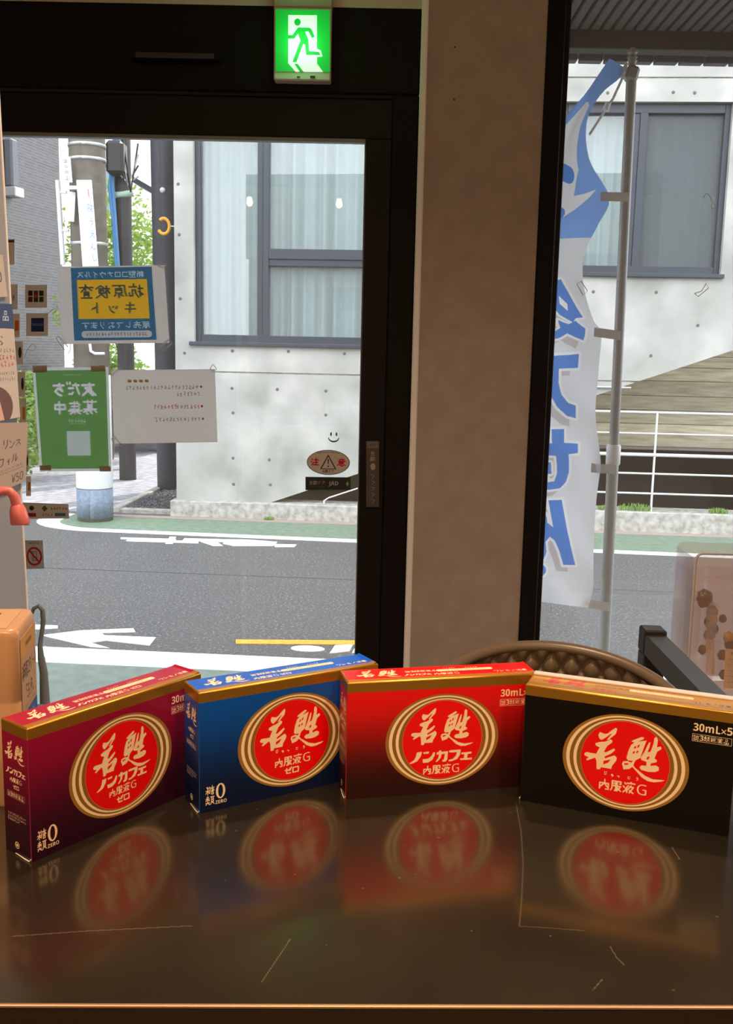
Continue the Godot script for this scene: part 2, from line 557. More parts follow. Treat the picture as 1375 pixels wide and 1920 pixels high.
# ================================================================ materials that several things share
func make_materials() -> void:
	mat("black_casing", rgb(22, 18, 17), 0.6, 0.0, 0.25)
	mat("black_leaf", rgb(24, 20, 20), 0.55, 0.0, 0.3)
	mat("grey_gasket", rgb(120, 122, 120), 0.5)
	mat("white_trim", rgb(240, 239, 238), 0.55)
	grained("plaster", 11, 0.012, [[0.0, rgb(161, 147, 136)], [0.5, rgb(169, 154, 143)], [1.0, rgb(177, 162, 150)]], 1.6, 0.85, 0.03)
	grained("inner_wall", 13, 0.01, [[0.0, rgb(186, 176, 164)], [1.0, rgb(206, 196, 184)]], 0.8, 0.9)
	grained("inner_floor", 14, 0.01, [[0.0, rgb(120, 102, 86)], [1.0, rgb(150, 130, 110)]], 0.9, 0.5)
	grained("concrete", 21, 0.006, [[0.0, rgb(139, 140, 134)], [0.35, rgb(161, 161, 154)], [0.6, rgb(171, 170, 164)], [1.0, rgb(191, 189, 181)]], 0.55, 0.85, 0.06, 0.4, 6)
	grained("stained_concrete", 23, 0.02, [[0.0, rgb(124, 120, 113)], [0.36, rgb(158, 155, 147)], [0.6, rgb(172, 169, 161)], [1.0, rgb(190, 187, 179)]], 1.3, 0.9, 0.2, 0.4, 5)
	grained("asphalt", 25, 0.06, [[0.0, rgb(69, 69, 69)], [0.5, rgb(81, 81, 81)], [0.67, rgb(91, 91, 91)], [0.80, rgb(141, 141, 140)], [1.0, rgb(177, 177, 176)]], 1.7, 0.5, 0.15, 0.5, 5)
	grained("green_paint", 27, 0.02, [[0.0, rgb(94, 116, 94)], [0.5, rgb(109, 128, 108)], [1.0, rgb(123, 139, 119)]], 1.2, 0.7, 0.08)
	grained("pale_green_paint", 28, 0.02, [[0.0, rgb(104, 117, 108)], [0.5, rgb(117, 130, 121)], [1.0, rgb(128, 140, 130)]], 1.2, 0.7, 0.08)
	grained("white_paint", 29, 0.03, [[0.0, rgb(196, 198, 194)], [0.4, rgb(232, 234, 230)], [1.0, rgb(244, 245, 242)]], 2.0, 0.6, 0.06)
	grained("yellow_paint", 30, 0.03, [[0.0, rgb(206, 150, 40)], [1.0, rgb(240, 186, 66)]], 2.0, 0.6, 0.06)
	grained("paving", 31, 0.02, [[0.0, rgb(112, 113, 120)], [0.5, rgb(136, 137, 143)], [1.0, rgb(166, 167, 170)]], 0.8, 0.8, 0.05)
	grained("gravel", 32, 0.05, [[0.0, rgb(44, 46, 50)], [0.5, rgb(96, 98, 102)], [0.7, rgb(130, 131, 134)], [1.0, rgb(180, 180, 182)]], 3.0, 0.9, 1.0, 0.4, 3)
	mat("window_frame", rgb(52, 60, 70), 0.45, 0.1)
	mat("steel_rail", rgb(214, 214, 216), 0.35, 0.3)
	mat("dark_inside", rgb(34, 33, 32), 0.9)
	mat("dark_steel", rgb(44, 44, 46), 0.45, 0.2)
	mat("galvanised", rgb(176, 178, 178), 0.4, 0.5)
	mat("white_plastic", rgb(206, 208, 208), 0.4)
	var c := mat("sheer_curtain", rgb(126, 145, 143), 0.9)
	c.backlight_enabled = true
	c.backlight = Color(0.25, 0.28, 0.28)
	var net := mat("insect_net", Color(0.36, 0.39, 0.40, 0.45), 0.9)
	net.transparency = BaseMaterial3D.TRANSPARENCY_ALPHA
	mat("basement_concrete", rgb(128, 124, 118), 0.9)
	pane("shop_glass")
	pane("house_glass", Color(0.88, 0.95, 0.95), 0.10)
	var gold := mat("gold_foil", rgb(196, 146, 52), 0.30, 0.75)
	gold.metallic_specular = 0.5


# ================================================================ the shop's own room
func build_room() -> void:
	var f := structure("floor")
	part("floor_slab", span(Vector3(-2.4, -0.2, -2.70), Vector3(2.8, 0.0, 2.4)), mats.inner_floor, f)
	var c := structure("ceiling")
	part("ceiling_slab", span(Vector3(-2.4, 2.45, -2.70), Vector3(2.8, 2.65, 2.4)), grained("ceiling_board", 15, 0.01, [[0.0, rgb(118, 108, 98)], [1.0, rgb(134, 124, 112)]], 0.8, 0.9), c)
	var b := structure("wall_back")
	part("wall_face", span(Vector3(-2.4, 0.0, 2.2), Vector3(2.8, 2.45, 2.4)), mats.inner_wall, b)
	var l := structure("wall_left")
	part("wall_face", span(Vector3(-2.4, 0.0, -2.70), Vector3(-2.2, 2.45, 2.2)), mats.inner_wall, l)
	var r := structure("wall_right")
	part("wall_face", span(Vector3(2.6, 0.0, -2.70), Vector3(2.8, 2.45, 2.2)), mats.inner_wall, r)


func build_shop_front() -> void:
	# the wall around the openings: a strip over the door, the pillar, the outer left and right ends, and the storey above
	var w := structure("wall_front")
	part("lintel", span(Vector3(-2.2, 2.114, -2.70), Vector3(0.11, 2.45, -2.585)), mats.inner_wall, w)
	part("pillar", span(Vector3(0.108, 0.0, -2.70), Vector3(0.405, 2.45, -2.58), 0.003), mats.plaster, w)
	part("window_lintel", span(Vector3(0.405, 2.36, -2.70), Vector3(2.6, 2.45, -2.58)), mats.plaster, w)
	part("wall_end", span(Vector3(-2.2, 0.0, -2.70), Vector3(-1.30, 2.114, -2.58)), mats.plaster, w)
	part("wall_end", span(Vector3(2.35, 0.0, -2.70), Vector3(2.6, 2.36, -2.58)), mats.plaster, w)
	part("upper_wall", span(Vector3(-2.4, 2.45, -2.86), Vector3(2.8, 3.5, -2.701)), mats.concrete, w)
	var pin := lathe([Vector2(0.0, 0.0), Vector2(0.0022, 0.0), Vector2(0.0018, 0.0012), Vector2(0.0, 0.0014)], 8)
	for p in [Vector2(0.1812, 1.9044), Vector2(0.1782, 2.0261)]:
		part("nail_hole", pin, mats.dark_inside, w, Transform3D(Basis(Vector3.RIGHT, PI / 2), Vector3(p.x, p.y, -2.5799)))
	var t := structure("trim_1", Transform3D(), "white corner strip between the black door casing and the pillar")
	part("corner_strip", span(Vector3(0.095, 0.0, -2.60), Vector3(0.112, 2.45, -2.572), 0.003), mats.white_trim, t)

	# the automatic sliding door: casing with the drive behind its cover, leaf with rails, stiles and one pane
	var d := structure("door_1", Transform3D(), "black framed automatic sliding glass door")
	part("drive_cover", span(Vector3(-1.30, 1.915, -2.66), Vector3(0.095, 2.114, -2.585), 0.003), mats.black_casing, d)
	part("jamb", span(Vector3(0.0303, 0.0, -2.68), Vector3(0.095, 1.915, -2.588), 0.003), mats.black_casing, d)
	part("jamb", span(Vector3(-1.30, 0.0, -2.68), Vector3(-1.24, 1.915, -2.588), 0.003), mats.black_casing, d)
	part("track_cover", span(Vector3(-1.24, 1.908, -2.66), Vector3(0.034, 1.915, -2.60)), mats.dark_inside, d)
	part("top_rail", span(Vector3(-1.24, 1.812, -2.645), Vector3(0.030, 1.906, -2.603), 0.002), mats.black_leaf, d)
	part("bottom_rail", span(Vector3(-1.24, 0.01, -2.645), Vector3(0.030, 0.14, -2.603), 0.002), mats.black_leaf, d)
	part("stile", span(Vector3(-0.036, 0.14, -2.645), Vector3(0.030, 1.812, -2.603), 0.002), mats.black_leaf, d)
	part("stile", span(Vector3(-1.24, 0.14, -2.645), Vector3(-1.18, 1.812, -2.603), 0.002), mats.black_leaf, d)
	part("glass_pane", span(Vector3(-1.18, 0.14, -2.623), Vector3(-0.036, 1.812, -2.617)), mats.shop_glass, d)
	part("gasket", span(Vector3(-1.18, 1.803, -2.632), Vector3(-0.036, 1.8125, -2.606), 0.001), mats.grey_gasket, d)
	part("gasket", span(Vector3(-0.0385, 0.14, -2.632), Vector3(-0.0355, 1.803, -2.606)), mats.grey_gasket, d)
	# the touch plate on the stile
	var plate := picture(96, 512, rgb(74, 66, 62))
	plate.fill_rect(Rect2i(0, 0, 96, 56), rgb(96, 88, 84))
	ink_frame(plate, Rect2(14, 10, 64, 36), 4, rgb(130, 122, 116))
	ink_text(plate, "自", 30, 76, 36, 4, rgb(150, 140, 132))
	ink_text(plate, "動", 30, 118, 36, 4, rgb(150, 140, 132))
	ink_ring(plate, Vector2(50, 196), 19, 28, rgb(158, 148, 140))
	for k in 5:
		ink_line(plate, [Vector2(30 + 10 * (k % 2), 256 + 48 * k), Vector2(62, 266 + 48 * k), Vector2(44, 288 + 48 * k)], 4, rgb(140, 130, 122))
	var pp := part("touch_plate", sheet(Vector3(-0.015, 0.8756, -2.602), Vector3(0.0191, 0.8764, -2.602), Vector3(0.0151, 1.0513, -2.602), Vector3(-0.0187, 1.0506, -2.602), 0.006), print_material("touch_plate_print", plate, 0.5), d)
	pp.set_meta("label", "grey touch plate with small lettering")
	# the motion sensor under the ceiling
	var s := single("motion_sensor", slab(rounded(Vector2(-0.6138, 1.976), Vector2(-0.3955, 2.0035), 0.006), -2.585, -2.54), mats.black_casing, "slim black motion sensor on the casing above the glass door", "sensor")
	part("lens_strip", slab(rounded(Vector2(-0.5983, 1.976), Vector2(-0.407, 1.9882), 0.003), -2.541, -2.538), mats.dark_steel, s)

	# the tall window right of the pillar
	var g := structure("window_1", Transform3D(), "tall shop window in a black frame right of the pillar")
	part("frame_post", span(Vector3(0.403, 0.0, -2.66), Vector3(0.447, 2.36, -2.572), 0.003), mats.black_casing, g)
	part("glazing_bead", span(Vector3(0.447, 0.0, -2.65), Vector3(0.463, 2.36, -2.595), 0.002), mats.black_leaf, g)
	part("frame_post", span(Vector3(2.29, 0.0, -2.66), Vector3(2.35, 2.36, -2.572), 0.003), mats.black_casing, g)
	part("head", span(Vector3(0.447, 2.30, -2.66), Vector3(2.29, 2.36, -2.572), 0.003), mats.black_casing, g)
	part("sill", span(Vector3(0.447, 0.0, -2.66), Vector3(2.29, 0.08, -2.572), 0.003), mats.black_casing, g)
	part("glass_pane", span(Vector3(0.463, 0.08, -2.623), Vector3(2.29, 2.30, -2.617)), mats.shop_glass, g)

	# the emergency exit sign over the door
	var e := thing("exit_sign", "green and white running-man exit sign lit above the door", "exit sign")
	var a := Vector3(-0.2632, 1.9331, -2.545)
	var z := Vector3(-0.124, 2.1, -2.545)
	part("housing", span(Vector3(a.x, a.y, -2.585), Vector3(z.x, z.y, -2.547), 0.003), mat("sign_housing", rgb(206, 198, 188), 0.5), e)
	part("mounting_block", span(Vector3(a.x - 0.002, z.y, -2.585), Vector3(z.x + 0.001, 2.45, -2.556), 0.002), mat("sign_mount", rgb(170, 160, 148), 0.6), e)
	var art := picture(480, 528, rgb(0, 168, 58))
	var white := rgb(236, 246, 236)
	var green := rgb(0, 150, 52)
	ink(art, PackedVector2Array([Vector2(112, 46), Vector2(366, 46), Vector2(366, 458), Vector2(418, 528), Vector2(176, 528), Vector2(112, 458)]), white)
	ink(art, PackedVector2Array([Vector2(366, 330), Vector2(400, 345), Vector2(414, 398), Vector2(366, 402)]), white)
	ink_ring(art, Vector2(194, 106), 29, 31, green)
	ink(art, PackedVector2Array([Vector2(200, 150), Vector2(300, 152), Vector2(318, 166), Vector2(346, 228), Vector2(322, 240), Vector2(292, 184), Vector2(262, 186), Vector2(290, 252), Vector2(296, 352), Vector2(382, 358), Vector2(396, 384), Vector2(272, 384), Vector2(262, 296), Vector2(244, 290), Vector2(184, 448), Vector2(150, 446), Vector2(222, 262), Vector2(198, 204), Vector2(164, 246), Vector2(112, 246), Vector2(112, 218), Vector2(150, 216)]), green)
	ink(art, PackedVector2Array([Vector2(166, 462), Vector2(196, 462), Vector2(246, 528), Vector2(212, 528)]), green)
	var lit := print_material("exit_sign_face", art, 0.4)
	lit.emission_enabled = true
	lit.emission = Color.BLACK
	lit.emission_texture = lit.albedo_texture
	lit.emission_operator = BaseMaterial3D.EMISSION_OP_ADD
	lit.emission_energy_multiplier = 0.55
	part("lit_face", sheet(Vector3(-0.2582, 1.9519, -2.546), Vector3(-0.1257, 1.9532, -2.546), Vector3(-0.1278, 2.0942, -2.546), Vector3(-0.2591, 2.093, -2.546), 0.002), lit, e)
	part("test_switch", span(Vector3(-0.1736, 1.9388, -2.546), Vector3(-0.1618, 1.9434, -2.544)), mats.dark_steel, e)
	part("indicator_lamp", span(Vector3(-0.2061, 1.9394, -2.546), Vector3(-0.1982, 1.9415, -2.544)), mats.dark_steel, e)
	var glow := OmniLight3D.new()
	glow.name = "exit_sign_light"
	glow.light_color = Color(0.45, 1.0, 0.6)
	glow.light_energy = 0.012
	glow.light_size = 0.05
	glow.omni_range = 6.0
	glow.omni_attenuation = 2.0
	glow.shadow_enabled = true
	glow.position = Vector3((a.x + z.x) / 2, (a.y + z.y) / 2, -2.50)
	e.add_child(glow)


# ================================================================ street
func along(x: float, y: float, z: float, turn := 0.0) -> Transform3D:
	return street * at(x, y, z, turn)


func paint(called: String, outline: Array, m: Material, label: String, category := "road marking", group := "") -> void:    # a coat of paint on the road; outline in street x and distance beyond the facade line
	var pts := []
	for p in outline:
		pts.append(Vector2(p.x, -p.y))
	single(called, floor_slab(pts, GROUND - 0.002, GROUND + 0.003), m, label, category, street, group)


func build_street() -> void:
	var r := structure("road", Transform3D(), "grey asphalt street")
	part("asphalt", span(Vector3(-30, GROUND - 0.3, -7.70), Vector3(30, GROUND, -2.86)), mats.asphalt, r)
	part("asphalt", span(Vector3(-30, GROUND - 0.3, -40), Vector3(-1.35, GROUND, -7.70)), mats.asphalt, r)
	part("threshold", span(Vector3(-3, GROUND - 0.3, -2.86), Vector3(3, -0.005, -2.69)), mats.stained_concrete, r)
	var near := structure("pavement_near", street, "pale green strip before the shop")
	part("coating", floor_slab([Vector2(-8, 3.80), Vector2(9, 3.80), Vector2(9, 5.2), Vector2(-8, 4.4)], GROUND - 0.002, GROUND + 0.002), mats.pale_green_paint, near)
	var far := structure("pavement_far", street, "green strip along the far facade")
	var skew := func(p: Vector2) -> Vector2: return Vector2(p.x, p.y + signf(p.y) * 0.035 * maxf(p.x + 0.7, 0.0))     # the painted strip widens a little to the right
	var green := [Vector2(9, 0.06), skew.call(Vector2(9, 0.68)), Vector2(-0.7, 0.68)]
	for k in 9:
		var t := PI / 2 + PI / 2 * k / 8.0
		green.append(Vector2(-0.7 + 0.42 * cos(t), 0.34 + 0.34 * sin(t)))
	green.append(Vector2(-1.12, 0.06))
	part("coating", floor_slab(green, GROUND - 0.002, GROUND + 0.002), mats.green_paint, far)
	var line := [skew.call(Vector2(9, -0.68)), Vector2(-0.7, -0.68)]
	var back := []
	for k in 9:
		var t := PI / 2 + PI / 2 * k / 8.0
		line.append(Vector2(-0.7 + 0.42 * cos(t), -0.34 - 0.34 * sin(t)))
		back.append(Vector2(-0.7 + 0.60 * cos(t), -0.34 - 0.45 * sin(t)))
	back.reverse()
	line.append_array([Vector2(-1.12, -0.06), Vector2(-1.30, -0.06)])
	line.append_array(back)
	line.append(skew.call(Vector2(9, -0.79)))
	paint("edge_line", line, mats.white_paint, "white edge line of the far green strip, rounded at its left end")
	paint("edge_line", [Vector2(-8, -3.80), Vector2(9, -3.80), Vector2(9, -3.585), Vector2(-8, -3.585)], mats.white_paint, "broad white edge line nearest the shop")
	paint("direction_arrow", [Vector2(-0.0255, -3.4118), Vector2(0.2666, -3.5569), Vector2(0.3493, -3.5613), Vector2(0.2391, -3.4941), Vector2(0.2993, -3.451), Vector2(0.5134, -3.4959), Vector2(0.5059, -3.368), Vector2(0.261, -3.369), Vector2(0.2345, -3.3369), Vector2(0.3866, -3.2959), Vector2(0.3572, -3.2353), Vector2(0.1204, -3.3083)], mats.white_paint, "white arrow pointing left painted on the road")
	paint("dash_mark", [Vector2(-0.1269, -3.2423), Vector2(-0.0936, -3.3221), Vector2(0.0031, -3.2889), Vector2(-0.0145, -3.2443)], mats.white_paint, "small white dash left of the road arrow")
	paint("yellow_line", [Vector2(0.8813, -3.3475), Vector2(0.8952, -3.4145), Vector2(1.5262, -3.3389), Vector2(1.5214, -3.2703)], mats.yellow_paint, "yellow line painted on the road beside the door stile")
	var dot := []
	for k in 20:
		dot.append(Vector2(1.2332, -3.4406) + Vector2(cos(TAU * k / 20) * 0.078, sin(TAU * k / 20) * 0.045))
	paint("dot_mark", dot, mats.white_paint, "white oval dot below the yellow line")
	paint("number_mark", [Vector2(1.3401, -3.4984), Vector2(1.3507, -3.3731), Vector2(1.4322, -3.3442), Vector2(1.425, -3.4537)], mats.white_paint, "white slanted block right of the oval road dot")
	paint("number_mark", [Vector2(1.4392, -3.476), Vector2(1.4484, -3.3588), Vector2(1.563, -3.3335), Vector2(1.5347, -3.4622)], mats.white_paint, "white block cut off by the door stile")
	# squat letters before the green strip, seen very obliquely
	var letters := [
		[Vector2(-0.4446, -0.9798), Vector2(-0.4255, -1.0381), Vector2(-0.0301, -1.0244), Vector2(-0.0459, -0.9662)], [Vector2(-0.3685, -1.0477), Vector2(-0.3646, -1.1075), Vector2(0.1469, -1.0911), Vector2(0.128, -1.0148)], [Vector2(-0.1118, -0.8955), Vector2(-0.0711, -1.1514), Vector2(-0.021, -1.1421), Vector2(-0.0672, -0.887)],
		[Vector2(0.0078, -0.9353), Vector2(0.0136, -1.0162), Vector2(0.3124, -1.0204), Vector2(0.3057, -0.9202)], [Vector2(0.1474, -1.0313), Vector2(0.2698, -1.1656), Vector2(0.3343, -1.1537), Vector2(0.2333, -0.9748)], [Vector2(0.3057, -0.9202), Vector2(0.3177, -1.0789), Vector2(0.4133, -1.139), Vector2(0.6731, -1.0909), Vector2(0.6799, -0.9515), Vector2(0.4804, -0.9077)], [Vector2(0.6635, -1.0342), Vector2(0.6939, -1.1255), Vector2(0.824, -1.1015), Vector2(0.8275, -1.0233)],
	]
	var word := thing("road_lettering", "worn white lettering on the asphalt before the far green strip", "road marking", street)
	for i in letters.size():
		part("stroke", floor_slab(letters[i].map(func(p): return Vector2(p.x, -p.y)), GROUND - 0.002, GROUND + 0.0025 + 0.0004 * i), mats.white_paint, word)
	var seam := structure("road_seam", Transform3D(), "")
	seam.set_meta("label", "dark joint across the asphalt")
	var s1 := Vector3(-2.0205, -0.06, -5.7509)
	var s2 := Vector3(2.0642, -0.06, -5.4842)
	part("joint", floor_slab([Vector2(s1.x - 3, s1.z - 0.35), Vector2(s2.x + 2, s2.z), Vector2(s2.x + 2, s2.z + 0.016), Vector2(s1.x - 3, s1.z - 0.334)], GROUND - 0.002, GROUND + 0.001), mat("tar", rgb(70, 72, 74), 0.8), seam)


# ================================================================ the concrete house across the street
func build_facade() -> void:
	var w := structure("wall_facade", street, "fair-faced concrete facade across the street")
	var cut := func(y: float) -> float: return 0.45 + (y - 0.07) / 0.363     # the sloping lower edge over the basement ramp
	var t := -0.22
	var panels := [
		[Vector2(-0.30, 0.075), Vector2(cut.call(0.075), 0.075), Vector2(cut.call(1.098), 1.098), Vector2(-0.30, 1.098)],
		[Vector2(-0.30, 1.110), Vector2(-0.147, 1.110), Vector2(-0.147, 3.300), Vector2(-0.30, 3.300)],
		[Vector2(-0.147, 1.110), Vector2(2.05, 1.110), Vector2(2.05, 1.330), Vector2(-0.147, 1.330)],
		[Vector2(2.05, 1.110), Vector2(2.63, 1.110), Vector2(2.63, 3.300), Vector2(2.05, 3.300)],
		[Vector2(2.63, 1.110), Vector2(cut.call(1.110), 1.110), Vector2(cut.call(1.85), 1.85), Vector2(6.0, 1.85), Vector2(6.0, 1.905), Vector2(2.63, 1.905)],
		[Vector2(3.86, 1.905), Vector2(6.0, 1.905), Vector2(6.0, 3.300), Vector2(3.86, 3.300)],
		[Vector2(2.63, 3.14), Vector2(3.86, 3.14), Vector2(3.86, 3.300), Vector2(2.63, 3.300)],
		[Vector2(-0.147, 3.14), Vector2(2.05, 3.14), Vector2(2.05, 3.300), Vector2(-0.147, 3.300)],
		[Vector2(-0.30, 3.312), Vector2(6.0, 3.312), Vector2(6.0, 11.0), Vector2(-0.30, 11.0)],
	]
	for p in panels:
		part("concrete_panel", slab(p, t, 0.0), mats.concrete, w)
	part("joint_backing", span(Vector3(-0.30, 1.09, t), Vector3(cut.call(1.09), 1.12, -0.012)), mats.stained_concrete, w)
	part("joint_backing", span(Vector3(-0.30, 3.29, t), Vector3(6.0, 3.32, -0.012)), mats.stained_concrete, w)
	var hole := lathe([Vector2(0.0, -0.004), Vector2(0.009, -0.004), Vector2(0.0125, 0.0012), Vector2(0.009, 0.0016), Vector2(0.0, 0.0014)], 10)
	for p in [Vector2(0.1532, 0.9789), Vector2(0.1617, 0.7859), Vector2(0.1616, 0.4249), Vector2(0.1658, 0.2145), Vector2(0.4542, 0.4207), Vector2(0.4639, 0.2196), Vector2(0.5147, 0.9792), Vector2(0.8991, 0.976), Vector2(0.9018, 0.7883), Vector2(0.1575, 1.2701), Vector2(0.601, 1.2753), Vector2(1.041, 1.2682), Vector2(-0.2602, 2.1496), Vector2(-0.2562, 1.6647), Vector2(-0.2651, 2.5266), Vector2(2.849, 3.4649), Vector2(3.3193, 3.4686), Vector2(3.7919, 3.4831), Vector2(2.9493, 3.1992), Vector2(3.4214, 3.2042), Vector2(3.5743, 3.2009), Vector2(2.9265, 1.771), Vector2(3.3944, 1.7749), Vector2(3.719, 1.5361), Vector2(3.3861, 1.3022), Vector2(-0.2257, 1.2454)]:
		part("tie_hole", hole, mat("hole_shade", rgb(96, 98, 98), 0.9), w, Transform3D(Basis(Vector3.RIGHT, PI / 2), Vector3(p.x, p.y, 0.0)))  # dark discs: the shade inside each hole is put into their colour
	var b := structure("kerb_far", street, "low stained concrete kerb under the facade")
	part("kerb_stone", span(Vector3(-0.335, GROUND - 0.05, -0.20), Vector3(1.9, 0.078, 0.075), 0.006), mats.stained_concrete, b)
	part("kerb_stone", span(Vector3(1.905, GROUND - 0.05, -0.20), Vector3(6.0, 0.108, 0.075), 0.006), mats.stained_concrete, b)
	part("footing", span(Vector3(-0.9, GROUND - 0.05, 0.075), Vector3(6.0, GROUND + 0.012, 0.15), 0.004), mat("footing", rgb(150, 136, 126), 0.9), b)
	# the recess under the slope: board-marked wall, soffit, dark opening
	var k := structure("wall_recess", street, "board-marked concrete wall in the recess under the sloping edge")
	var r := RandomNumberGenerator.new()
	r.seed = 5
	var y := 0.53
	var tones := []
	for i in 4:
		var c: float = 0.92 + 0.05 * i
		tones.append(board_material(i, c))
	while y < 2.3:
		var h := r.randf_range(0.085, 0.13)
		var push := r.randf_range(-0.004, 0.004)
		part("board_mark", span(Vector3(0.2, y, -1.06), Vector3(6.0, y + h - 0.004, -0.95 + push), 0.002), tones[r.randi() % 4], k)
		y += h
	part("backing", span(Vector3(0.2, 0.53, -1.2), Vector3(6.0, 2.3, -1.0)), mats.stained_concrete, k)
	part("soffit", slab([Vector2(cut.call(0.075), 0.075), Vector2(cut.call(2.2), 2.2), Vector2(cut.call(2.2), 2.3), Vector2(cut.call(0.075) - 0.25, 0.075)], -1.0, -0.22), mats.concrete, k)
	part("basement_back", span(Vector3(0.2, -1.3, -5.2), Vector3(6.0, 0.53, -5.1)), mats.basement_concrete, k)
	part("basement_roof", span(Vector3(0.2, 0.50, -5.2), Vector3(6.0, 0.54, -0.96)), mats.basement_concrete, k)
	part("basement_floor", span(Vector3(0.2, -1.4, -5.2), Vector3(6.0, -1.3, -0.2)), mats.basement_concrete, k)
	part("basement_front", span(Vector3(0.2, -1.3, -0.24), Vector3(6.0, 0.05, -0.205)), mats.basement_concrete, k)
	part("basement_end", span(Vector3(5.9, -1.3, -5.2), Vector3(6.0, 2.3, -0.22)), mats.basement_concrete, k)
	part("basement_end", span(Vector3(0.15, -1.3, -5.2), Vector3(0.25, 0.53, -0.22)), mats.basement_concrete, k)
	part("ramp_wall", slab([Vector2(2.05, -1.3), Vector2(2.95, -1.3), Vector2(2.95, 0.02), Vector2(2.70, 0.18), Vector2(2.3, 0.26), Vector2(2.05, 0.26)], -1.4, -1.3), mat("ramp_brown", rgb(104, 72, 60), 0.9), k)
	# windows
	house_window("window_2", Vector2(-0.147, 1.33), Vector2(2.05, 3.14), [[0.340, 0.430]], [[0.430, 2.05, 1.93, 2.06]], 31)
	house_window("window_3", Vector2(2.63, 1.905), Vector2(3.86, 3.14), [[3.150, 3.265]], [], 32)
	# the railing in front of the opening
	var rail := thing("railing", "slim white steel railing with five bars before the dark basement opening", "railing", street)
	for q in [[0.874, 0.009], [0.712, 0.007], [0.548, 0.014], [0.402, 0.008], [0.247, 0.008]]:
		part("bar", tube([Vector3(1.95, q[0], 0.02), Vector3(6.0, q[0], 0.02)], q[1], 8), mats.steel_rail, rail)
	for x in [2.25, 3.46, 4.67, 5.88]:
		part("post", tube([Vector3(x, 0.10, 0.02), Vector3(x, 0.88, 0.02)], 0.009, 8), mats.steel_rail, rail)
	var hand := thing("handrail", "thin pale handrail sloping beside the ramp below the door sticker", "handrail", street)
	part("grip", tube([Vector3(0.895, 0.10, -0.03), Vector3(0.93, 0.125, -0.03), Vector3(1.18, 0.215, -0.03), Vector3(1.93, 0.48, -0.03)], 0.006, 8), mats.steel_rail, hand)
	part("post", tube([Vector3(0.895, 0.05, -0.03), Vector3(0.895, 0.105, -0.03)], 0.008, 8), mats.steel_rail, hand)
	part("post", tube([Vector3(1.92, 0.05, -0.03), Vector3(1.92, 0.48, -0.03)], 0.008, 8), mats.steel_rail, hand)
	single("conduit_stub", tube([Vector3(2.7, 1.06, 0.012), Vector3(3.25, 1.055, 0.012)], 0.009, 8), mats.galvanised, "short horizontal conduit on the facade above the sloping edge", "pipe", street)
	# weeds on the kerb
	for q in [[Vector2(3.3383, 0.1036), 0.26, 0.075, 61, "grassy weeds growing on the kerb beside the banner pole"], [Vector2(3.9773, 0.1124), 0.13, 0.06, 62, "small bright weed clump on the kerb behind the clear case"], [Vector2(3.1128, 0.0961), 0.10, 0.05, 63, "sparse weed sprig on the kerb between banner and pole"], [Vector2(0.4699, -0.0528), 0.07, 0.035, 64, "tiny weed at the foot of the kerb seen through the door"]]:
		var low: float = 0.106 if q[0].x > 1.9 else GROUND + 0.01
		var zed: float = 0.02 if q[0].x > 1.9 else 0.10
		single("weed_tuft", tuft(q[1], q[2], q[3]), leaf_material(), q[4], "weeds", street * move(Vector3(q[0].x, low, zed)), "weeds on the far kerb")


func board_material(i: int, c: float) -> StandardMaterial3D:
	var m := grained("board_mark_%d" % i, 40 + i, 0.02, [[0.0, Color(0.62 * c, 0.58 * c, 0.49 * c)], [0.5, Color(0.74 * c, 0.70 * c, 0.60 * c)], [1.0, Color(0.82 * c, 0.79 * c, 0.70 * c)]], 1.0, 0.85, 0.2)
	m.uv1_scale = Vector3(0.25, 2.6, 0.25)
	m.uv1_offset = Vector3(0.13 * i, 0.37 * i, 0)
	return m


func leaf_material() -> StandardMaterial3D:
	var m := mat("leaf_green", rgb(104, 136, 62), 0.6)
	m.backlight_enabled = true
	m.backlight = Color(0.5, 0.6, 0.25)
	return m


func tuft(wide: float, tall: float, seed_: int) -> ArrayMesh:
	var r := RandomNumberGenerator.new()
	r.seed = seed_
	var st := begin()
	for k in 70:
		var p := Vector3(r.randf_range(-wide, wide) / 2, 0, r.randf_range(-0.02, 0.02))
		var h := tall * r.randf_range(0.4, 1.0) * (1.0 - 0.5 * absf(p.x) / wide)
		var lean := Vector3(r.randf_range(-0.5, 0.5), 1, r.randf_range(-0.4, 0.4)) * h
		var side := Vector3(r.randf_range(0.3, 1), 0, r.randf_range(-0.6, 0.6)).normalized() * r.randf_range(0.004, 0.009)
		face(st, [p - side * 0.4, p + side * 0.4, p + lean * 0.6 + side, p + lean, p + lean * 0.6 - side])
	return done(st)


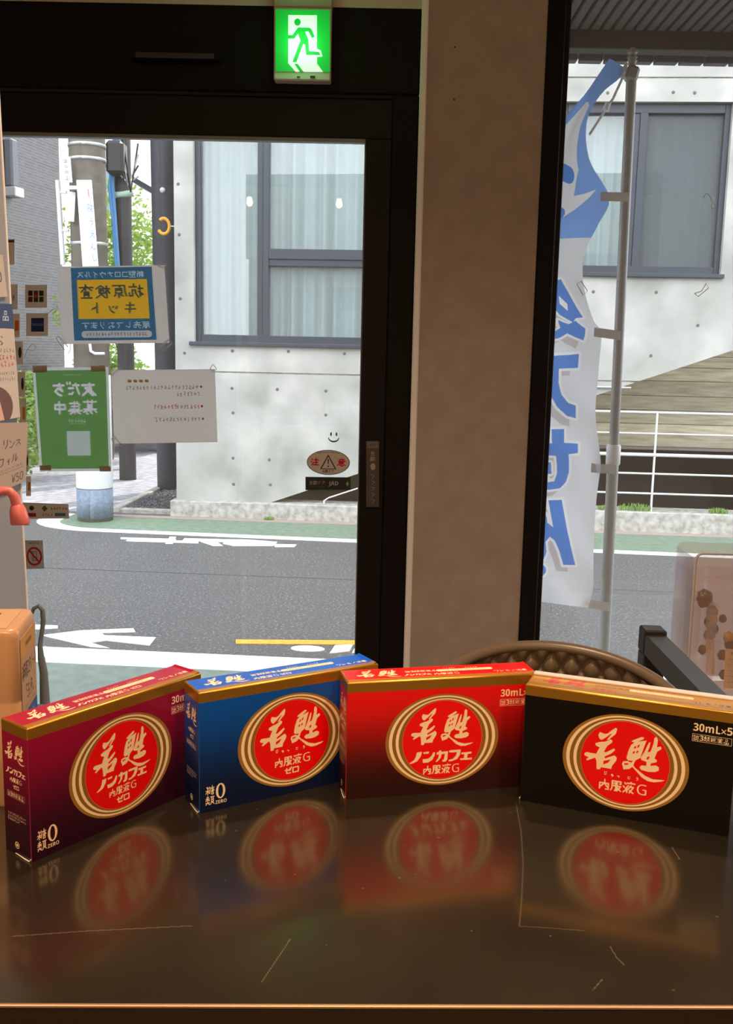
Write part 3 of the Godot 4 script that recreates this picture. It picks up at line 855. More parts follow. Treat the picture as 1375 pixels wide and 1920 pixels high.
func house_window(called: String, a: Vector2, b: Vector2, mullions: Array, transoms: Array, seed_: int) -> void:
	var w := structure(called, street, "dark grey framed window of the concrete house with sheer curtains")
	var f: StandardMaterial3D = mats.window_frame
	var back := -0.16
	var front := -0.05
	var e := 0.042
	part("frame", span(Vector3(a.x, a.y, back), Vector3(a.x + e, b.y, front), 0.004), f, w)
	part("frame", span(Vector3(b.x - e, a.y, back), Vector3(b.x, b.y, front), 0.004), f, w)
	part("frame", span(Vector3(a.x + e, a.y, back), Vector3(b.x - e, a.y + 0.065, front), 0.004), f, w)
	part("frame", span(Vector3(a.x + e, b.y - 0.07, back), Vector3(b.x - e, b.y, front), 0.004), f, w)
	part("sill", span(Vector3(a.x - 0.035, a.y - 0.022, -0.2), Vector3(b.x + 0.02, a.y + 0.008, 0.035), 0.004), f, w)
	var cells := [[a.x + e, b.x - e, a.y + 0.065, b.y - 0.07]]
	for m in mullions:
		part("mullion", span(Vector3(m[0], a.y + 0.06, back), Vector3(m[0] + (m[1] - m[0]) * 0.5, b.y - 0.06, front - 0.012), 0.003), f, w)
		part("mullion", span(Vector3(m[0] + (m[1] - m[0]) * 0.5, a.y + 0.06, back), Vector3(m[1], b.y - 0.06, front), 0.003), f, w)
		var c: Array = cells.pop_back()
		cells.append_array([[c[0], m[0], c[2], c[3]], [m[1], c[1], c[2], c[3]]])
	for q in transoms:
		part("transom", span(Vector3(q[0], q[2] + (q[3] - q[2]) * 0.4, back), Vector3(q[1] - e, q[3], front), 0.003), f, w)
		part("transom", span(Vector3(q[0], q[2], back), Vector3(q[1] - e, q[2] + (q[3] - q[2]) * 0.4, front - 0.012), 0.003), f, w)
		var c: Array = cells.pop_back()
		cells.append_array([[c[0], c[1], c[2], q[2]], [c[0], c[1], q[3], c[3]]])
	for c in cells:
		part("pane", span(Vector3(c[0], c[2], -0.105), Vector3(c[1], c[3], -0.099)), mats.house_glass, w)
	if called == "window_3":
		part("insect_screen", span(Vector3(mullions[0][1], a.y + 0.065, -0.085), Vector3(b.x - e, b.y - 0.07, -0.084)), mats.insect_net, w, Transform3D(), "grey insect screen")
	# the room behind: closed box with a pale back wall
	var room := structure("house_room", street, "room behind the house window")
	var rm := mat("house_room_wall", rgb(150, 158, 156), 0.9)
	part("back_wall", span(Vector3(a.x - 0.3, a.y - 0.3, -1.5), Vector3(b.x + 0.2, b.y + 0.2, -1.4)), rm, room)
	part("side_wall", span(Vector3(a.x - 0.15, a.y - 0.3, -1.4), Vector3(a.x - 0.05, b.y + 0.2, -0.22)), rm, room)
	part("side_wall", span(Vector3(b.x + 0.05, a.y - 0.3, -1.4), Vector3(b.x + 0.12, b.y + 0.2, -0.22)), rm, room)
	part("room_ceiling", span(Vector3(a.x - 0.15, b.y + 0.02, -1.4), Vector3(b.x + 0.12, b.y + 0.1, -0.22)), rm, room)
	part("room_floor", span(Vector3(a.x - 0.15, a.y - 0.15, -1.4), Vector3(b.x + 0.12, a.y - 0.05, -0.22)), rm, room)
	# curtains hang in folds, one per opening between mullions
	var edges := [a.x + 0.02]
	for m in mullions:
		edges.append((m[0] + m[1]) / 2)
	edges.append(b.x - 0.02)
	for i in range(edges.size() - 1):
		var label := ""
		if called == "window_2":
			label = ["pale sheer curtain behind the narrow left light of the window seen through the door", "pale sheer curtain behind the wide divided light of the window seen through the door"][i]
		else:
			label = ["pale teal sheer curtain behind the banner pole", "grey-green sheer curtain in the right-hand light above the ramp"][i]
		single("sheer_curtain", curtain(edges[i] + 0.008, edges[i + 1] - 0.008, a.y + 0.01, b.y, seed_ * 10 + i), mats.sheer_curtain, label, "curtain", street * move(Vector3(0, 0, -0.27)), "sheer curtains of the concrete house")


func curtain(x0: float, x1: float, y0: float, y1: float, seed_: int) -> ArrayMesh:
	var r := RandomNumberGenerator.new()
	r.seed = seed_
	var waves := []
	for k in 4:
		waves.append([TAU / r.randf_range(0.05, 0.17), r.randf() * TAU, r.randf_range(0.008, 0.019), r.randf_range(-0.5, 0.5)])
	var nx := int((x1 - x0) / 0.009)
	var ny := 10
	var st := begin()
	st.set_smooth_group(0)
	var p := func(i: int, j: int) -> Vector3:
		var x := lerpf(x0, x1, float(i) / nx)
		var v := float(j) / ny
		var z := 0.0
		for q in waves:
			z += sin(x * q[0] + q[1] + q[3] * v * 2.0) * q[2] * (1.2 - 0.5 * v)
		return Vector3(x, lerpf(y0, y1, v), z)
	for i in nx:
		for j in ny:
			face(st, [p.call(i, j), p.call(i + 1, j), p.call(i + 1, j + 1), p.call(i, j + 1)])
	return done(st)


# ================================================================ the side alley on the left
func build_alley() -> void:
	var g := structure("alley", street, "side alley paved in pale grey")
	part("paving", floor_slab([Vector2(-9, -0.06), Vector2(-0.80, -0.06), Vector2(-0.84, -12), Vector2(-9, -12)], GROUND - 0.05, GROUND + 0.006), mats.paving, g)
	part("edging", span(Vector3(-0.86, GROUND - 0.05, -12), Vector3(-0.79, GROUND + 0.05, -0.06), 0.006), mats.stained_concrete, g)
	part("edging", span(Vector3(-0.79, GROUND - 0.05, -0.14), Vector3(-0.335, GROUND + 0.035, -0.06), 0.006), mats.stained_concrete, g)
	part("gravel_bed", span(Vector3(-0.79, GROUND - 0.05, -12), Vector3(-0.30, GROUND + 0.02, -0.14)), mats.gravel, g)
	var gravel := gravel_heap(-0.78, -0.31, -2.4, -0.15)
	var gm := part("gravel", gravel, mats.gravel, g)
	gm.set_meta("kind", "stuff")

	# tiled house on the left, running into the alley
	var far := Vector3(-3.79, 0, -12.0)
	var dir := Vector3(-sin(deg_to_rad(12.0)), 0, cos(deg_to_rad(12.0)))
	var house := thing("tiled_house", "grey-lilac tiled building behind the payment stickers at the left", "building", Transform3D(Basis(dir.cross(Vector3.UP) * -1.0, Vector3.UP, dir).orthonormalized(), far))
	part("wall", span(Vector3(-5.0, 0.9, -0.1), Vector3(0.0, 11.0, 4.6)), tile_material(), house)
	part("plinth", span(Vector3(-5.0, GROUND, -0.1), Vector3(0.02, 0.9, 4.6), 0.01), mats.stained_concrete, house)
	var lamp := part("wall_lamp", span(Vector3(0.0, 2.95, 0.92), Vector3(0.10, 3.45, 1.06), 0.02), mat("lamp_grey", rgb(84, 88, 98), 0.5), house, Transform3D(), "dark wall lamp")
	part("lamp_bracket", span(Vector3(0.0, 2.85, 0.90), Vector3(0.14, 2.95, 1.08), 0.01), mats.galvanised, lamp)

	# houses that close the alley
	var h := thing("white_house", "pale cream house with dark eaves behind the poles at the end of the alley", "building", at(-5.9, 0, -23.0))
	part("wall", span(Vector3(-3.0, GROUND, -4), Vector3(2.1, 9.5, 0), 0.02), mat("cream_wall", rgb(226, 218, 206), 0.85), h)
	var roof := part("roof", slab([Vector2(-3.4, 9.4), Vector2(2.6, 9.4), Vector2(-0.4, 11.0)], -4.3, 0.4), mat("slate_roof", rgb(110, 112, 116), 0.7), h)
	part("eaves", span(Vector3(-3.4, 9.3, 0.0), Vector3(2.6, 9.42, 0.45), 0.01), mats.white_plastic, roof)
	for y in [2.0, 4.2, 6.4]:
		for x in [-2.2, -0.6, 1.0]:
			var wn := part("window", span(Vector3(x, y, -0.05), Vector3(x + 0.9, y + 1.1, 0.03), 0.01), mats.window_frame, h)
			part("pane", span(Vector3(x + 0.06, y + 0.06, 0.02), Vector3(x + 0.84, y + 1.04, 0.035)), mat("far_glass", rgb(120, 140, 150), 0.15), wn)
	var h2 := thing("balcony_house", "white house with slanted balcony roof squeezed beside the concrete facade", "building", at(-3.72, 0, -17.0))
	part("wall", span(Vector3(0.0, GROUND, -3), Vector3(3.0, 6.6, 0), 0.02), mat("white_wall", rgb(232, 232, 228), 0.85), h2)
	part("balcony_roof", slab([Vector2(-0.25, 4.00), Vector2(1.5, 3.05), Vector2(1.5, 2.96), Vector2(-0.25, 3.91)], 0.0, 0.5), mats.window_frame, h2)
	part("balcony_floor", span(Vector3(-0.15, 2.53, 0.0), Vector3(1.6, 2.65, 0.5), 0.01), mats.white_plastic, h2)
	part("balcony_rail", span(Vector3(-0.15, 2.84, 0.46), Vector3(1.6, 2.89, 0.5), 0.005), mats.white_plastic, h2)
	part("shutter", span(Vector3(0.0, 1.77, 0.0), Vector3(1.05, 2.47, 0.03), 0.01), mat("shutter_grey", rgb(150, 148, 146), 0.6), h2)
	part("blue_panel", span(Vector3(0.02, 0.84, 0.0), Vector3(0.9, 1.59, 0.03), 0.01), mat("shutter_blue", rgb(120, 142, 160), 0.6), h2)
	# the orange ring between pole and facade
	var hook := []
	for i in 15:
		var t := deg_to_rad(-150.0 + 20.0 * i)
		hook.append(Vector3(cos(t) * 0.046, sin(t) * 0.060, 0))
	single("orange_ring", tube(hook, 0.013, 10), mat("orange_plastic", rgb(248, 172, 48), 0.5), "orange open ring fixed beside the edge of the concrete facade", "ring", move(Vector3(-1.7041, 2.2368, -8.1)))

	part("ring_bracket", tube([Vector3(0.04, 0.0, 0), Vector3(0.16, 0.0, 0)], 0.006, 6), mats.galvanised, get_node("orange_ring"))

	# utility pole of concrete
	var base := Vector3(-2.165, GROUND, -7.62)
	var pole := thing("utility_pole", "thick concrete utility pole behind the blue and yellow poster", "utility pole", move(base))
	part("shaft", lathe([Vector2(0.0, 0.0), Vector2(0.135, 0.0), Vector2(0.132, 2.5), Vector2(0.125, 7.0), Vector2(0.0, 7.0)], 24), grained("pole_concrete", 51, 0.02, [[0.0, rgb(84, 78, 70)], [0.5, rgb(98, 92, 83)], [1.0, rgb(112, 106, 96)]], 1.2, 0.85, 0.05), pole)
	part("white_sleeve", lathe([Vector2(0.1365, 0.26), Vector2(0.139, 0.27), Vector2(0.139, 1.12), Vector2(0.1365, 1.13)], 24), mats.white_plastic, pole)
	part("blue_sheet", lathe([Vector2(0.1365, 0.03), Vector2(0.1385, 0.03), Vector2(0.1385, 0.255), Vector2(0.1365, 0.255)], 24), grained("blue_sheet", 52, 0.03, [[0.0, rgb(92, 96, 98)], [0.5, rgb(108, 126, 148)], [1.0, rgb(146, 148, 148)]], 2.0, 0.7), pole)
	for y in [2.70, 2.80]:
		part("steel_band", lathe([Vector2(0.133, y - 0.012), Vector2(0.138, y - 0.010), Vector2(0.138, y + 0.010), Vector2(0.133, y + 0.012)], 24), mats.galvanised, pole)
	part("steel_band", lathe([Vector2(0.133, 2.085), Vector2(0.137, 2.088), Vector2(0.137, 2.105), Vector2(0.133, 2.108)], 24), mats.galvanised, pole)
	# plates and signs hung on it
	var num := picture(64, 160, rgb(236, 236, 230))
	for i in 4:
		ink_text(num, ["第", "中", "用", "品"][i], 18, 12 + 36 * i, 28, 3, rgb(90, 92, 90))
	var plate := thing("number_plate", "narrow white number plate banded to the utility pole", "sign")
	part("board", sheet(Vector3(-2.3001, 2.4544, -7.46), Vector3(-2.2302, 2.4558, -7.46), Vector3(-2.241, 2.6339, -7.46), Vector3(-2.3146, 2.6324, -7.46), 0.006), print_material("number_plate_print", num), plate)
	var plate2 := thing("number_plate", "lower narrow white plate hanging on the utility pole", "sign")
	part("board", sheet(Vector3(-2.2959, 2.1844, -7.46), Vector3(-2.2257, 2.1783, -7.46), Vector3(-2.2087, 2.3853, -7.46), Vector3(-2.2707, 2.3953, -7.46), 0.006), mats.white_plastic, plate2)
	ink_scribble(num, 8, 8, 40, 12, rgb(150, 150, 146), 4)
	var tubes := thing("cable_guard", "white vertical cable tube on the left of the utility pole", "pipe")
	part("tube", tube([Vector3(-2.3442, 1.8795, -7.55), Vector3(-2.3668, 2.4829, -7.55)], 0.018, 10), mats.white_plastic, tubes)
	part("clip", span(Vector3(-2.3641, 2.1345, -7.56), Vector3(-2.2949, 2.1182, -7.54)), mats.galvanised, tubes)
	part("clip", span(Vector3(-2.3721, 2.4088, -7.56), Vector3(-2.3033, 2.3919, -7.54)), mats.galvanised, tubes)
	var ad := picture(160, 640, rgb(236, 243, 246))
	ink_line(ad, [Vector2(118, 70), Vector2(122, 120)], 12, rgb(214, 90, 100))
	ink_text(ad, "院", 92, 170, 62, 7, rgb(92, 130, 176))
	ink_text(ad, "う", 96, 270, 62, 7, rgb(92, 130, 160))
	ink_text(ad, "え", 96, 360, 62, 7, rgb(92, 130, 160))
	ink_text(ad, "ん", 96, 450, 62, 7, rgb(92, 130, 160))
	ink_text(ad, "し", 96, 540, 62, 7, rgb(92, 130, 160))
	var sign := thing("pole_sign", "tall white sign with blue letters fixed to the utility pole", "sign")
	part("board", sheet(Vector3(-2.1498, 1.8479, -7.4), Vector3(-2.0365, 1.8502, -7.4), Vector3(-2.0731, 2.4639, -7.4), Vector3(-2.181, 2.4618, -7.4), 0.012), print_material("pole_sign_print", ad, 0.4), sign)
	part("bracket", span(Vector3(-2.2353, 2.4247, -7.5), Vector3(-2.1749, 2.399, -7.4)), mats.galvanised, sign)
	part("pipe_bracket", tube([Vector3(-2.1353, 1.3187, -7.47) - base, Vector3(-2.129, 1.2481, -7.47) - base, Vector3(-2.0975, 1.229, -7.47) - base, Vector3(-2.0255, 1.2306, -7.47) - base], 0.011, 8), mats.white_plastic, pole)
	part("pipe_bracket", tube([Vector3(-2.2962, 1.3156, -7.5) - base, Vector3(-2.2979, 1.2524, -7.5) - base, Vector3(-2.3146, 1.2283, -7.5) - base], 0.011, 8), mats.white_plastic, pole)

	# pole with the blue cables, further back
	var p2 := thing("cable_pole", "slim dark pole carrying bundled blue cables", "utility pole", move(Vector3(-2.5032, -0.06, -10.0202)))
	var o: Vector3 = p2.position
	part("shaft", lathe([Vector2(0.0, 0.0), Vector2(0.085, 0.0), Vector2(0.075, 7.5), Vector2(0.0, 7.5)], 16), mat("old_pole", rgb(74, 72, 74), 0.8), p2)
	var zc: float = o.z + 0.10
	var cable := mat("blue_cable", rgb(70, 130, 178), 0.5)
	part("cable", tube([Vector3(-2.5497, 1.3368, -9.9) - o, Vector3(-2.5466, 2.0562, -9.9) - o, Vector3(-2.5649, 2.4595, -9.9) - o, Vector3(-2.5994, 2.8075, -9.9) - o, Vector3(-2.5584, 3.055, -9.9) - o, Vector3(-2.5373, 3.3487, -9.9) - o], 0.022, 8), cable, p2)
	part("cable", tube([Vector3(-2.5288, 1.337, -9.88) - o, Vector3(-2.5258, 2.055, -9.88) - o, Vector3(-2.5446, 2.4324, -9.88) - o, Vector3(-2.5674, 2.8544, -9.88) - o, Vector3(-2.5318, 3.1008, -9.88) - o, Vector3(-2.4812, 3.3455, -9.88) - o], 0.016, 8), cable, p2)
	part("cable_box", span(Vector3(-2.6003, 2.905, -9.95) - o, Vector3(-2.4303, 3.2131, -9.75) - o, 0.03), mats.dark_steel, p2)
	part("cross_arm", tube([Vector3(-2.6298, 2.7301, -9.95) - o, Vector3(-2.3802, 2.7601, -9.95) - o], 0.03, 8), mat("pale_green_pipe", rgb(176, 206, 190), 0.5), p2)
	for i in 4:
		part("loose_wire", tube([Vector3(-2.5343, 3.0951, -9.85) - o + Vector3(0.02 * i, 0.1 * i, 0), Vector3(-2.4715, 2.9005, -9.85) - o + Vector3(0.03 * i, -0.05 * i, 0.02), Vector3(-2.4113, 2.8279, -9.85) - o + Vector3(0.02 * i, 0.04 * i, 0), Vector3(-2.3588, 2.9027, -9.85) - o + Vector3(0.05, 0.10 * i, 0)], 0.008, 6), mats.dark_steel if i % 2 else mats.galvanised, p2)

	# the black steel pole beside the facade
	var foot := Vector3(-1.9182, -0.06, -9.2498)
	var p3 := thing("steel_pole", "thick black steel pole standing beside the concrete facade", "pole", Transform3D(Basis(Vector3(0, 0, 1), 0.008), foot))
	part("shaft", lathe([Vector2(0.0, 0.0), Vector2(0.112, 0.0), Vector2(0.112, 7.0), Vector2(0.0, 7.0)], 24), mat("black_pole", rgb(70, 72, 80), 0.55), p3)
	part("badge", lathe([Vector2(0.0, 0.0), Vector2(0.026, 0.0), Vector2(0.022, 0.01), Vector2(0.0, 0.012)], 14), mats.white_plastic, p3, Transform3D(Basis(Vector3.RIGHT, PI / 2), Vector3(0.01, 2.73, 0.110)), "small round white badge")
	part("foot_band", lathe([Vector2(0.113, 1.02), Vector2(0.128, 1.04), Vector2(0.128, 1.10), Vector2(0.113, 1.12)], 24), mats.dark_steel, p3)

	# greenery
	tree("alley_tree", "light green tree rising between the alley poles", Vector3(-2.7529, -0.06, -10.9091), 3.9, [[Vector3(-0.25, 1.75, 0), 0.50], [Vector3(0.30, 2.15, 0.1), 0.60], [Vector3(-0.1, 2.65, 0), 0.50], [Vector3(0.35, 1.95, 0), 0.35], [Vector3(-0.1, 2.2, 0.1), 0.5]], 71)
	tree("bush", "bright green bush left of the green poster", Vector3(-3.5142, -0.06, -9.6369), 0.9, [[Vector3(-0.12, 0.85, 0), 0.28], [Vector3(0.12, 0.62, 0.1), 0.28], [Vector3(-0.02, 0.35, 0), 0.30], [Vector3(0.10, 0.90, 0), 0.20]], 72)
	tree("bush", "dark green hedge under the blue and yellow poster", Vector3(-3.1676, -0.06, -11.8213), 1.3, [[Vector3(-0.15, 0.95, 0), 0.36], [Vector3(0.25, 0.85, 0), 0.36], [Vector3(0.05, 1.15, 0), 0.34]], 73)

	# a white car parked at the end of the alley
	car(Vector3(-3.166, -0.06, -14.1905))


func tile_material() -> StandardMaterial3D:
	# glazed facing tiles, far too small to tell apart from here: joints a shade paler than the tile
	var m := mat("facing_tiles", Color.WHITE, 0.45)
	var im := picture(256, 256, rgb(146, 146, 158))
	var r := RandomNumberGenerator.new()
	r.seed = 8
	for j in 8:
		for i in 4:
			var t := r.randf_range(-0.05, 0.05)
			im.fill_rect(Rect2i(i * 64 + (32 if j % 2 else 0), j * 32, 64, 32), Color(0.23 + t, 0.23 + t, 0.245 + t))
			if j % 2:
				im.fill_rect(Rect2i(0, j * 32, 32, 32), Color(0.23, 0.23, 0.245))
	for j in 8:
		im.fill_rect(Rect2i(0, j * 32, 256, 7), rgb(94, 94, 98))
		for i in 4:
			im.fill_rect(Rect2i(i * 64 + (32 if j % 2 else 0), j * 32, 3, 32), rgb(80, 80, 86))
	im.generate_mipmaps()
	m.albedo_texture = ImageTexture.create_from_image(im)
	m.uv1_triplanar = true
	m.uv1_scale = Vector3.ONE * 4.0
	return m


func gravel_heap(x0: float, x1: float, z0: float, z1: float) -> ArrayMesh:
	var r := RandomNumberGenerator.new()
	r.seed = 17
	var st := begin()
	for k in 1500:
		var c := Vector3(r.randf_range(x0, x1), GROUND + 0.026, r.randf_range(z0, z1))
		var s := r.randf_range(0.008, 0.02)
		var b := Basis(Vector3(r.randf() - 0.5, r.randf() - 0.5, r.randf() - 0.5).normalized(), r.randf() * TAU)
		var v := []
		for a in [Vector3(1, 0, 0), Vector3(0, 0, 1), Vector3(-1, 0, 0), Vector3(0, 0, -1), Vector3(0, 0.7, 0), Vector3(0, -0.7, 0)]:
			v.append(c + b * a * s)
		for i in 4:
			outward(st, [v[i], v[(i + 1) % 4], v[4]], c)
			outward(st, [v[i], v[(i + 1) % 4], v[5]], c)
	return done(st)


func tree(called: String, label: String, where: Vector3, height: float, blobs: Array, seed_: int) -> void:
	var t := thing(called, label, "tree" if called.contains("tree") else "bush", move(where))
	var r := RandomNumberGenerator.new()
	r.seed = seed_
	part("trunk", tube([Vector3.ZERO, Vector3(0.04, height * 0.4, 0), Vector3(-0.03, height * 0.75, 0)], [0.05, 0.04, 0.02], 8), mat("bark", rgb(92, 80, 66), 0.9), t)
	for q in blobs:
		part("branch", tube([Vector3(0, height * 0.3, 0), (q[0] + Vector3(0, height * 0.3, 0)) * 0.55, q[0]], [0.025, 0.018, 0.008], 6), mat("bark", rgb(92, 80, 66), 0.9), t)
	var st := begin()
	for q in blobs:
		for k in 800:
			var d: Vector3 = Vector3(r.randfn(), r.randfn(), r.randfn()).normalized() * q[1] * pow(r.randf(), 0.4)
			var c: Vector3 = q[0] + d
			var b := Basis(Vector3(r.randf() - 0.5, r.randf() - 0.5, r.randf() - 0.5).normalized(), r.randf() * TAU)
			var s := r.randf_range(0.026, 0.046)
			face(st, [c - b.x * s, c + b.y * s * 0.45, c + b.x * s, c - b.y * s * 0.45])
	var leaves := part("foliage", done(st), leaf_material(), t)
	leaves.set_meta("kind", "stuff")


func car(where: Vector3) -> void:
	var t := thing("parked_car", "white car parked at the far end of the alley", "car", Transform3D(Basis(Vector3.UP, deg_to_rad(80)), where))
	var white := mat("car_paint", rgb(240, 242, 242), 0.25)
	var side := [Vector2(-1.7, 0.28), Vector2(-1.74, 0.62), Vector2(-1.62, 0.86), Vector2(-0.85, 0.98), Vector2(-0.40, 1.38), Vector2(-0.1, 1.47), Vector2(1.2, 1.47), Vector2(1.55, 1.30), Vector2(1.70, 0.85), Vector2(1.72, 0.30)]
	part("body", slab(side, -0.72, 0.72), white, t)
	for z in [-0.723, 0.713]:
		part("side_window", slab([Vector2(-0.62, 1.0), Vector2(-0.30, 1.34), Vector2(0.30, 1.36), Vector2(0.30, 1.0)], z, z + 0.01), mat("car_glass", rgb(40, 46, 52), 0.1), t)
		part("side_window", slab([Vector2(0.38, 1.0), Vector2(0.38, 1.36), Vector2(1.20, 1.36), Vector2(1.42, 1.0)], z, z + 0.01), mats.car_glass, t)
	part("windscreen", span(Vector3(-0.86, 1.0, -0.62), Vector3(-0.84, 1.05, 0.62)), mats.car_glass, t)
	for x in [-1.1, 1.1]:
		for z in [-0.66, 0.66]:
			part("wheel", lathe([Vector2(0.0, -0.08), Vector2(0.27, -0.08), Vector2(0.29, -0.05), Vector2(0.29, 0.05), Vector2(0.27, 0.08), Vector2(0.0, 0.08)], 20), mats.dark_inside, t, Transform3D(Basis(Vector3.RIGHT, PI / 2), Vector3(x, 0.29, z)))


# ================================================================ canopy over the pavement
func build_canopy() -> void:
	var c := thing("canopy", "dark slatted canopy over the shop window with a deep front beam", "canopy")
	var top := 2.385
	var x := -0.6
	while x < 2.3:
		part("slat", span(Vector3(x, top, -3.60), Vector3(x + 0.026, top + 0.018, -2.86), 0.002), mat("slat_grey", rgb(66, 67, 70), 0.7), c)
		x += 0.0375
	part("backing", span(Vector3(-0.6, top + 0.035, -3.62), Vector3(2.3, top + 0.08, -2.86)), mat("black_board", rgb(18, 18, 19), 0.9), c)
	part("front_beam", span(Vector3(-0.6, 2.325, -3.66), Vector3(2.3, top + 0.08, -3.60), 0.003), mat("beam_blue_black", rgb(18, 22, 32), 0.6), c)
	var row := thing("roof_edge", "row of short grey sheet ends with gaps below the canopy beam", "roof edge")
	x = -0.55
	while x < 2.2:
		part("sheet_end", span(Vector3(x, 2.318, -3.76), Vector3(x + 0.080, 2.342, -3.72), 0.002), mat("sheet_grey", rgb(84, 84, 90), 0.6), row)
		x += 0.0895
	part("carrier", span(Vector3(-0.6, 2.340, -3.78), Vector3(2.3, 2.372, -3.655)), mat("sheet_grey", rgb(84, 84, 90), 0.6), row)


# ================================================================ the table
func build_table() -> void:
	var t := thing("counter_table", "dark brown glossy table with a thin bright metal edge carrying the four cartons", "table", at(0, 0, -0.419, 0.034))
	var im := picture(1024, 330, rgb(50, 42, 34))
	var n := FastNoiseLite.new()
	n.seed = 3
	n.frequency = 0.009
	n.fractal_octaves = 5
	var fine := FastNoiseLite.new()
	fine.seed = 4
	fine.frequency = 0.12
	for y in 330:
		for x in 1024:
			var v := n.get_noise_2d(x, y) * 0.32 + fine.get_noise_2d(x, y) * 0.05
			im.set_pixel(x, y, Color(0.160 + v * 0.11, 0.140 + v * 0.095, 0.112 + v * 0.075))
	im.resize(2048, 660, Image.INTERPOLATE_CUBIC)
	var back := t.transform.affine_inverse()
	var scratches := [
		[Vector3(0.1029, 0.98, -0.6349), Vector3(0.1005, 0.98, -0.5937), Vector3(0.0959, 0.98, -0.5534), Vector3(0.0889, 0.98, -0.5121), Vector3(0.084, 0.98, -0.4865), Vector3(0.0995, 0.98, -0.4856), Vector3(0.1185, 0.98, -0.484)],
		[Vector3(0.1286, 0.98, -0.4706), Vector3(0.1298, 0.98, -0.4606), Vector3(0.1321, 0.98, -0.4545)], [Vector3(0.1118, 0.98, -0.4336), Vector3(0.1188, 0.98, -0.4429)], [Vector3(-0.0371, 0.98, -0.4702), Vector3(-0.0423, 0.98, -0.4527), Vector3(-0.0481, 0.98, -0.4334)], [Vector3(0.1927, 0.98, -0.5775), Vector3(0.1926, 0.98, -0.5631)],
		[Vector3(-0.181, 0.98, -0.466), Vector3(-0.1443, 0.98, -0.4723), Vector3(-0.09, 0.98, -0.4795)],
	]
	var light := rgb(98, 88, 74)
	for s in scratches:
		var line := []
		for p in s:
			var q: Vector3 = back * p
			line.append(Vector2((q.x + 0.62) / 1.24 * 2048, (q.z + 0.392) / 0.392 * 660))
		ink_line(im, line, 1.1, light if s.size() < 6 else rgb(84, 74, 62))
	var r := RandomNumberGenerator.new()
	r.seed = 9
	for k in 160:
		var x := r.randi_range(300, 1700)
		var y := r.randi_range(0, 655)
		im.fill_rect(Rect2i(x, y, r.randi_range(1, 3), r.randi_range(1, 2)), light.lerp(rgb(60, 50, 40), r.randf()))
	var m := print_material("table_laminate", im, 0.17)
	m.metallic_specular = 0.707
	m.clearcoat_enabled = true
	m.clearcoat = 0.6
	m.clearcoat_roughness = 0.11
	var st := begin()
	var lo := Vector3(-0.62, TABLE, -0.392)
	var hi := Vector3(0.62, TABLE, -0.0012)
	face(st, [Vector3(lo.x, TABLE, hi.z), Vector3(hi.x, TABLE, hi.z), Vector3(hi.x, TABLE, lo.z), Vector3(lo.x, TABLE, lo.z)], [Vector2(0, 1), Vector2(1, 1), Vector2(1, 0), Vector2(0, 0)])
	part("top_surface", done(st), m, t)
	part("top_board", span(Vector3(-0.62, TABLE - 0.025, -0.392), Vector3(0.62, TABLE - 0.0004, -0.0014)), mat("table_edge_black", rgb(32, 22, 16), 0.4), t)
	part("metal_edge", span(Vector3(-0.62, TABLE - 0.0016, -0.0014), Vector3(0.62, TABLE + 0.0003, 0.0006), 0.0005), mat("brass_edge", rgb(150, 122, 96), 0.35, 0.5), t)
	part("front_edge", span(Vector3(-0.62, TABLE - 0.026, -0.0012), Vector3(0.62, TABLE - 0.0017, 0.0004)), mats.table_edge_black, t)
	for x in [-0.56, 0.56]:
		for z in [-0.35, -0.06]:
			part("leg", span(Vector3(x - 0.02, 0.0, z - 0.02), Vector3(x + 0.02, TABLE - 0.025, z + 0.02), 0.002), mats.dark_steel, t)


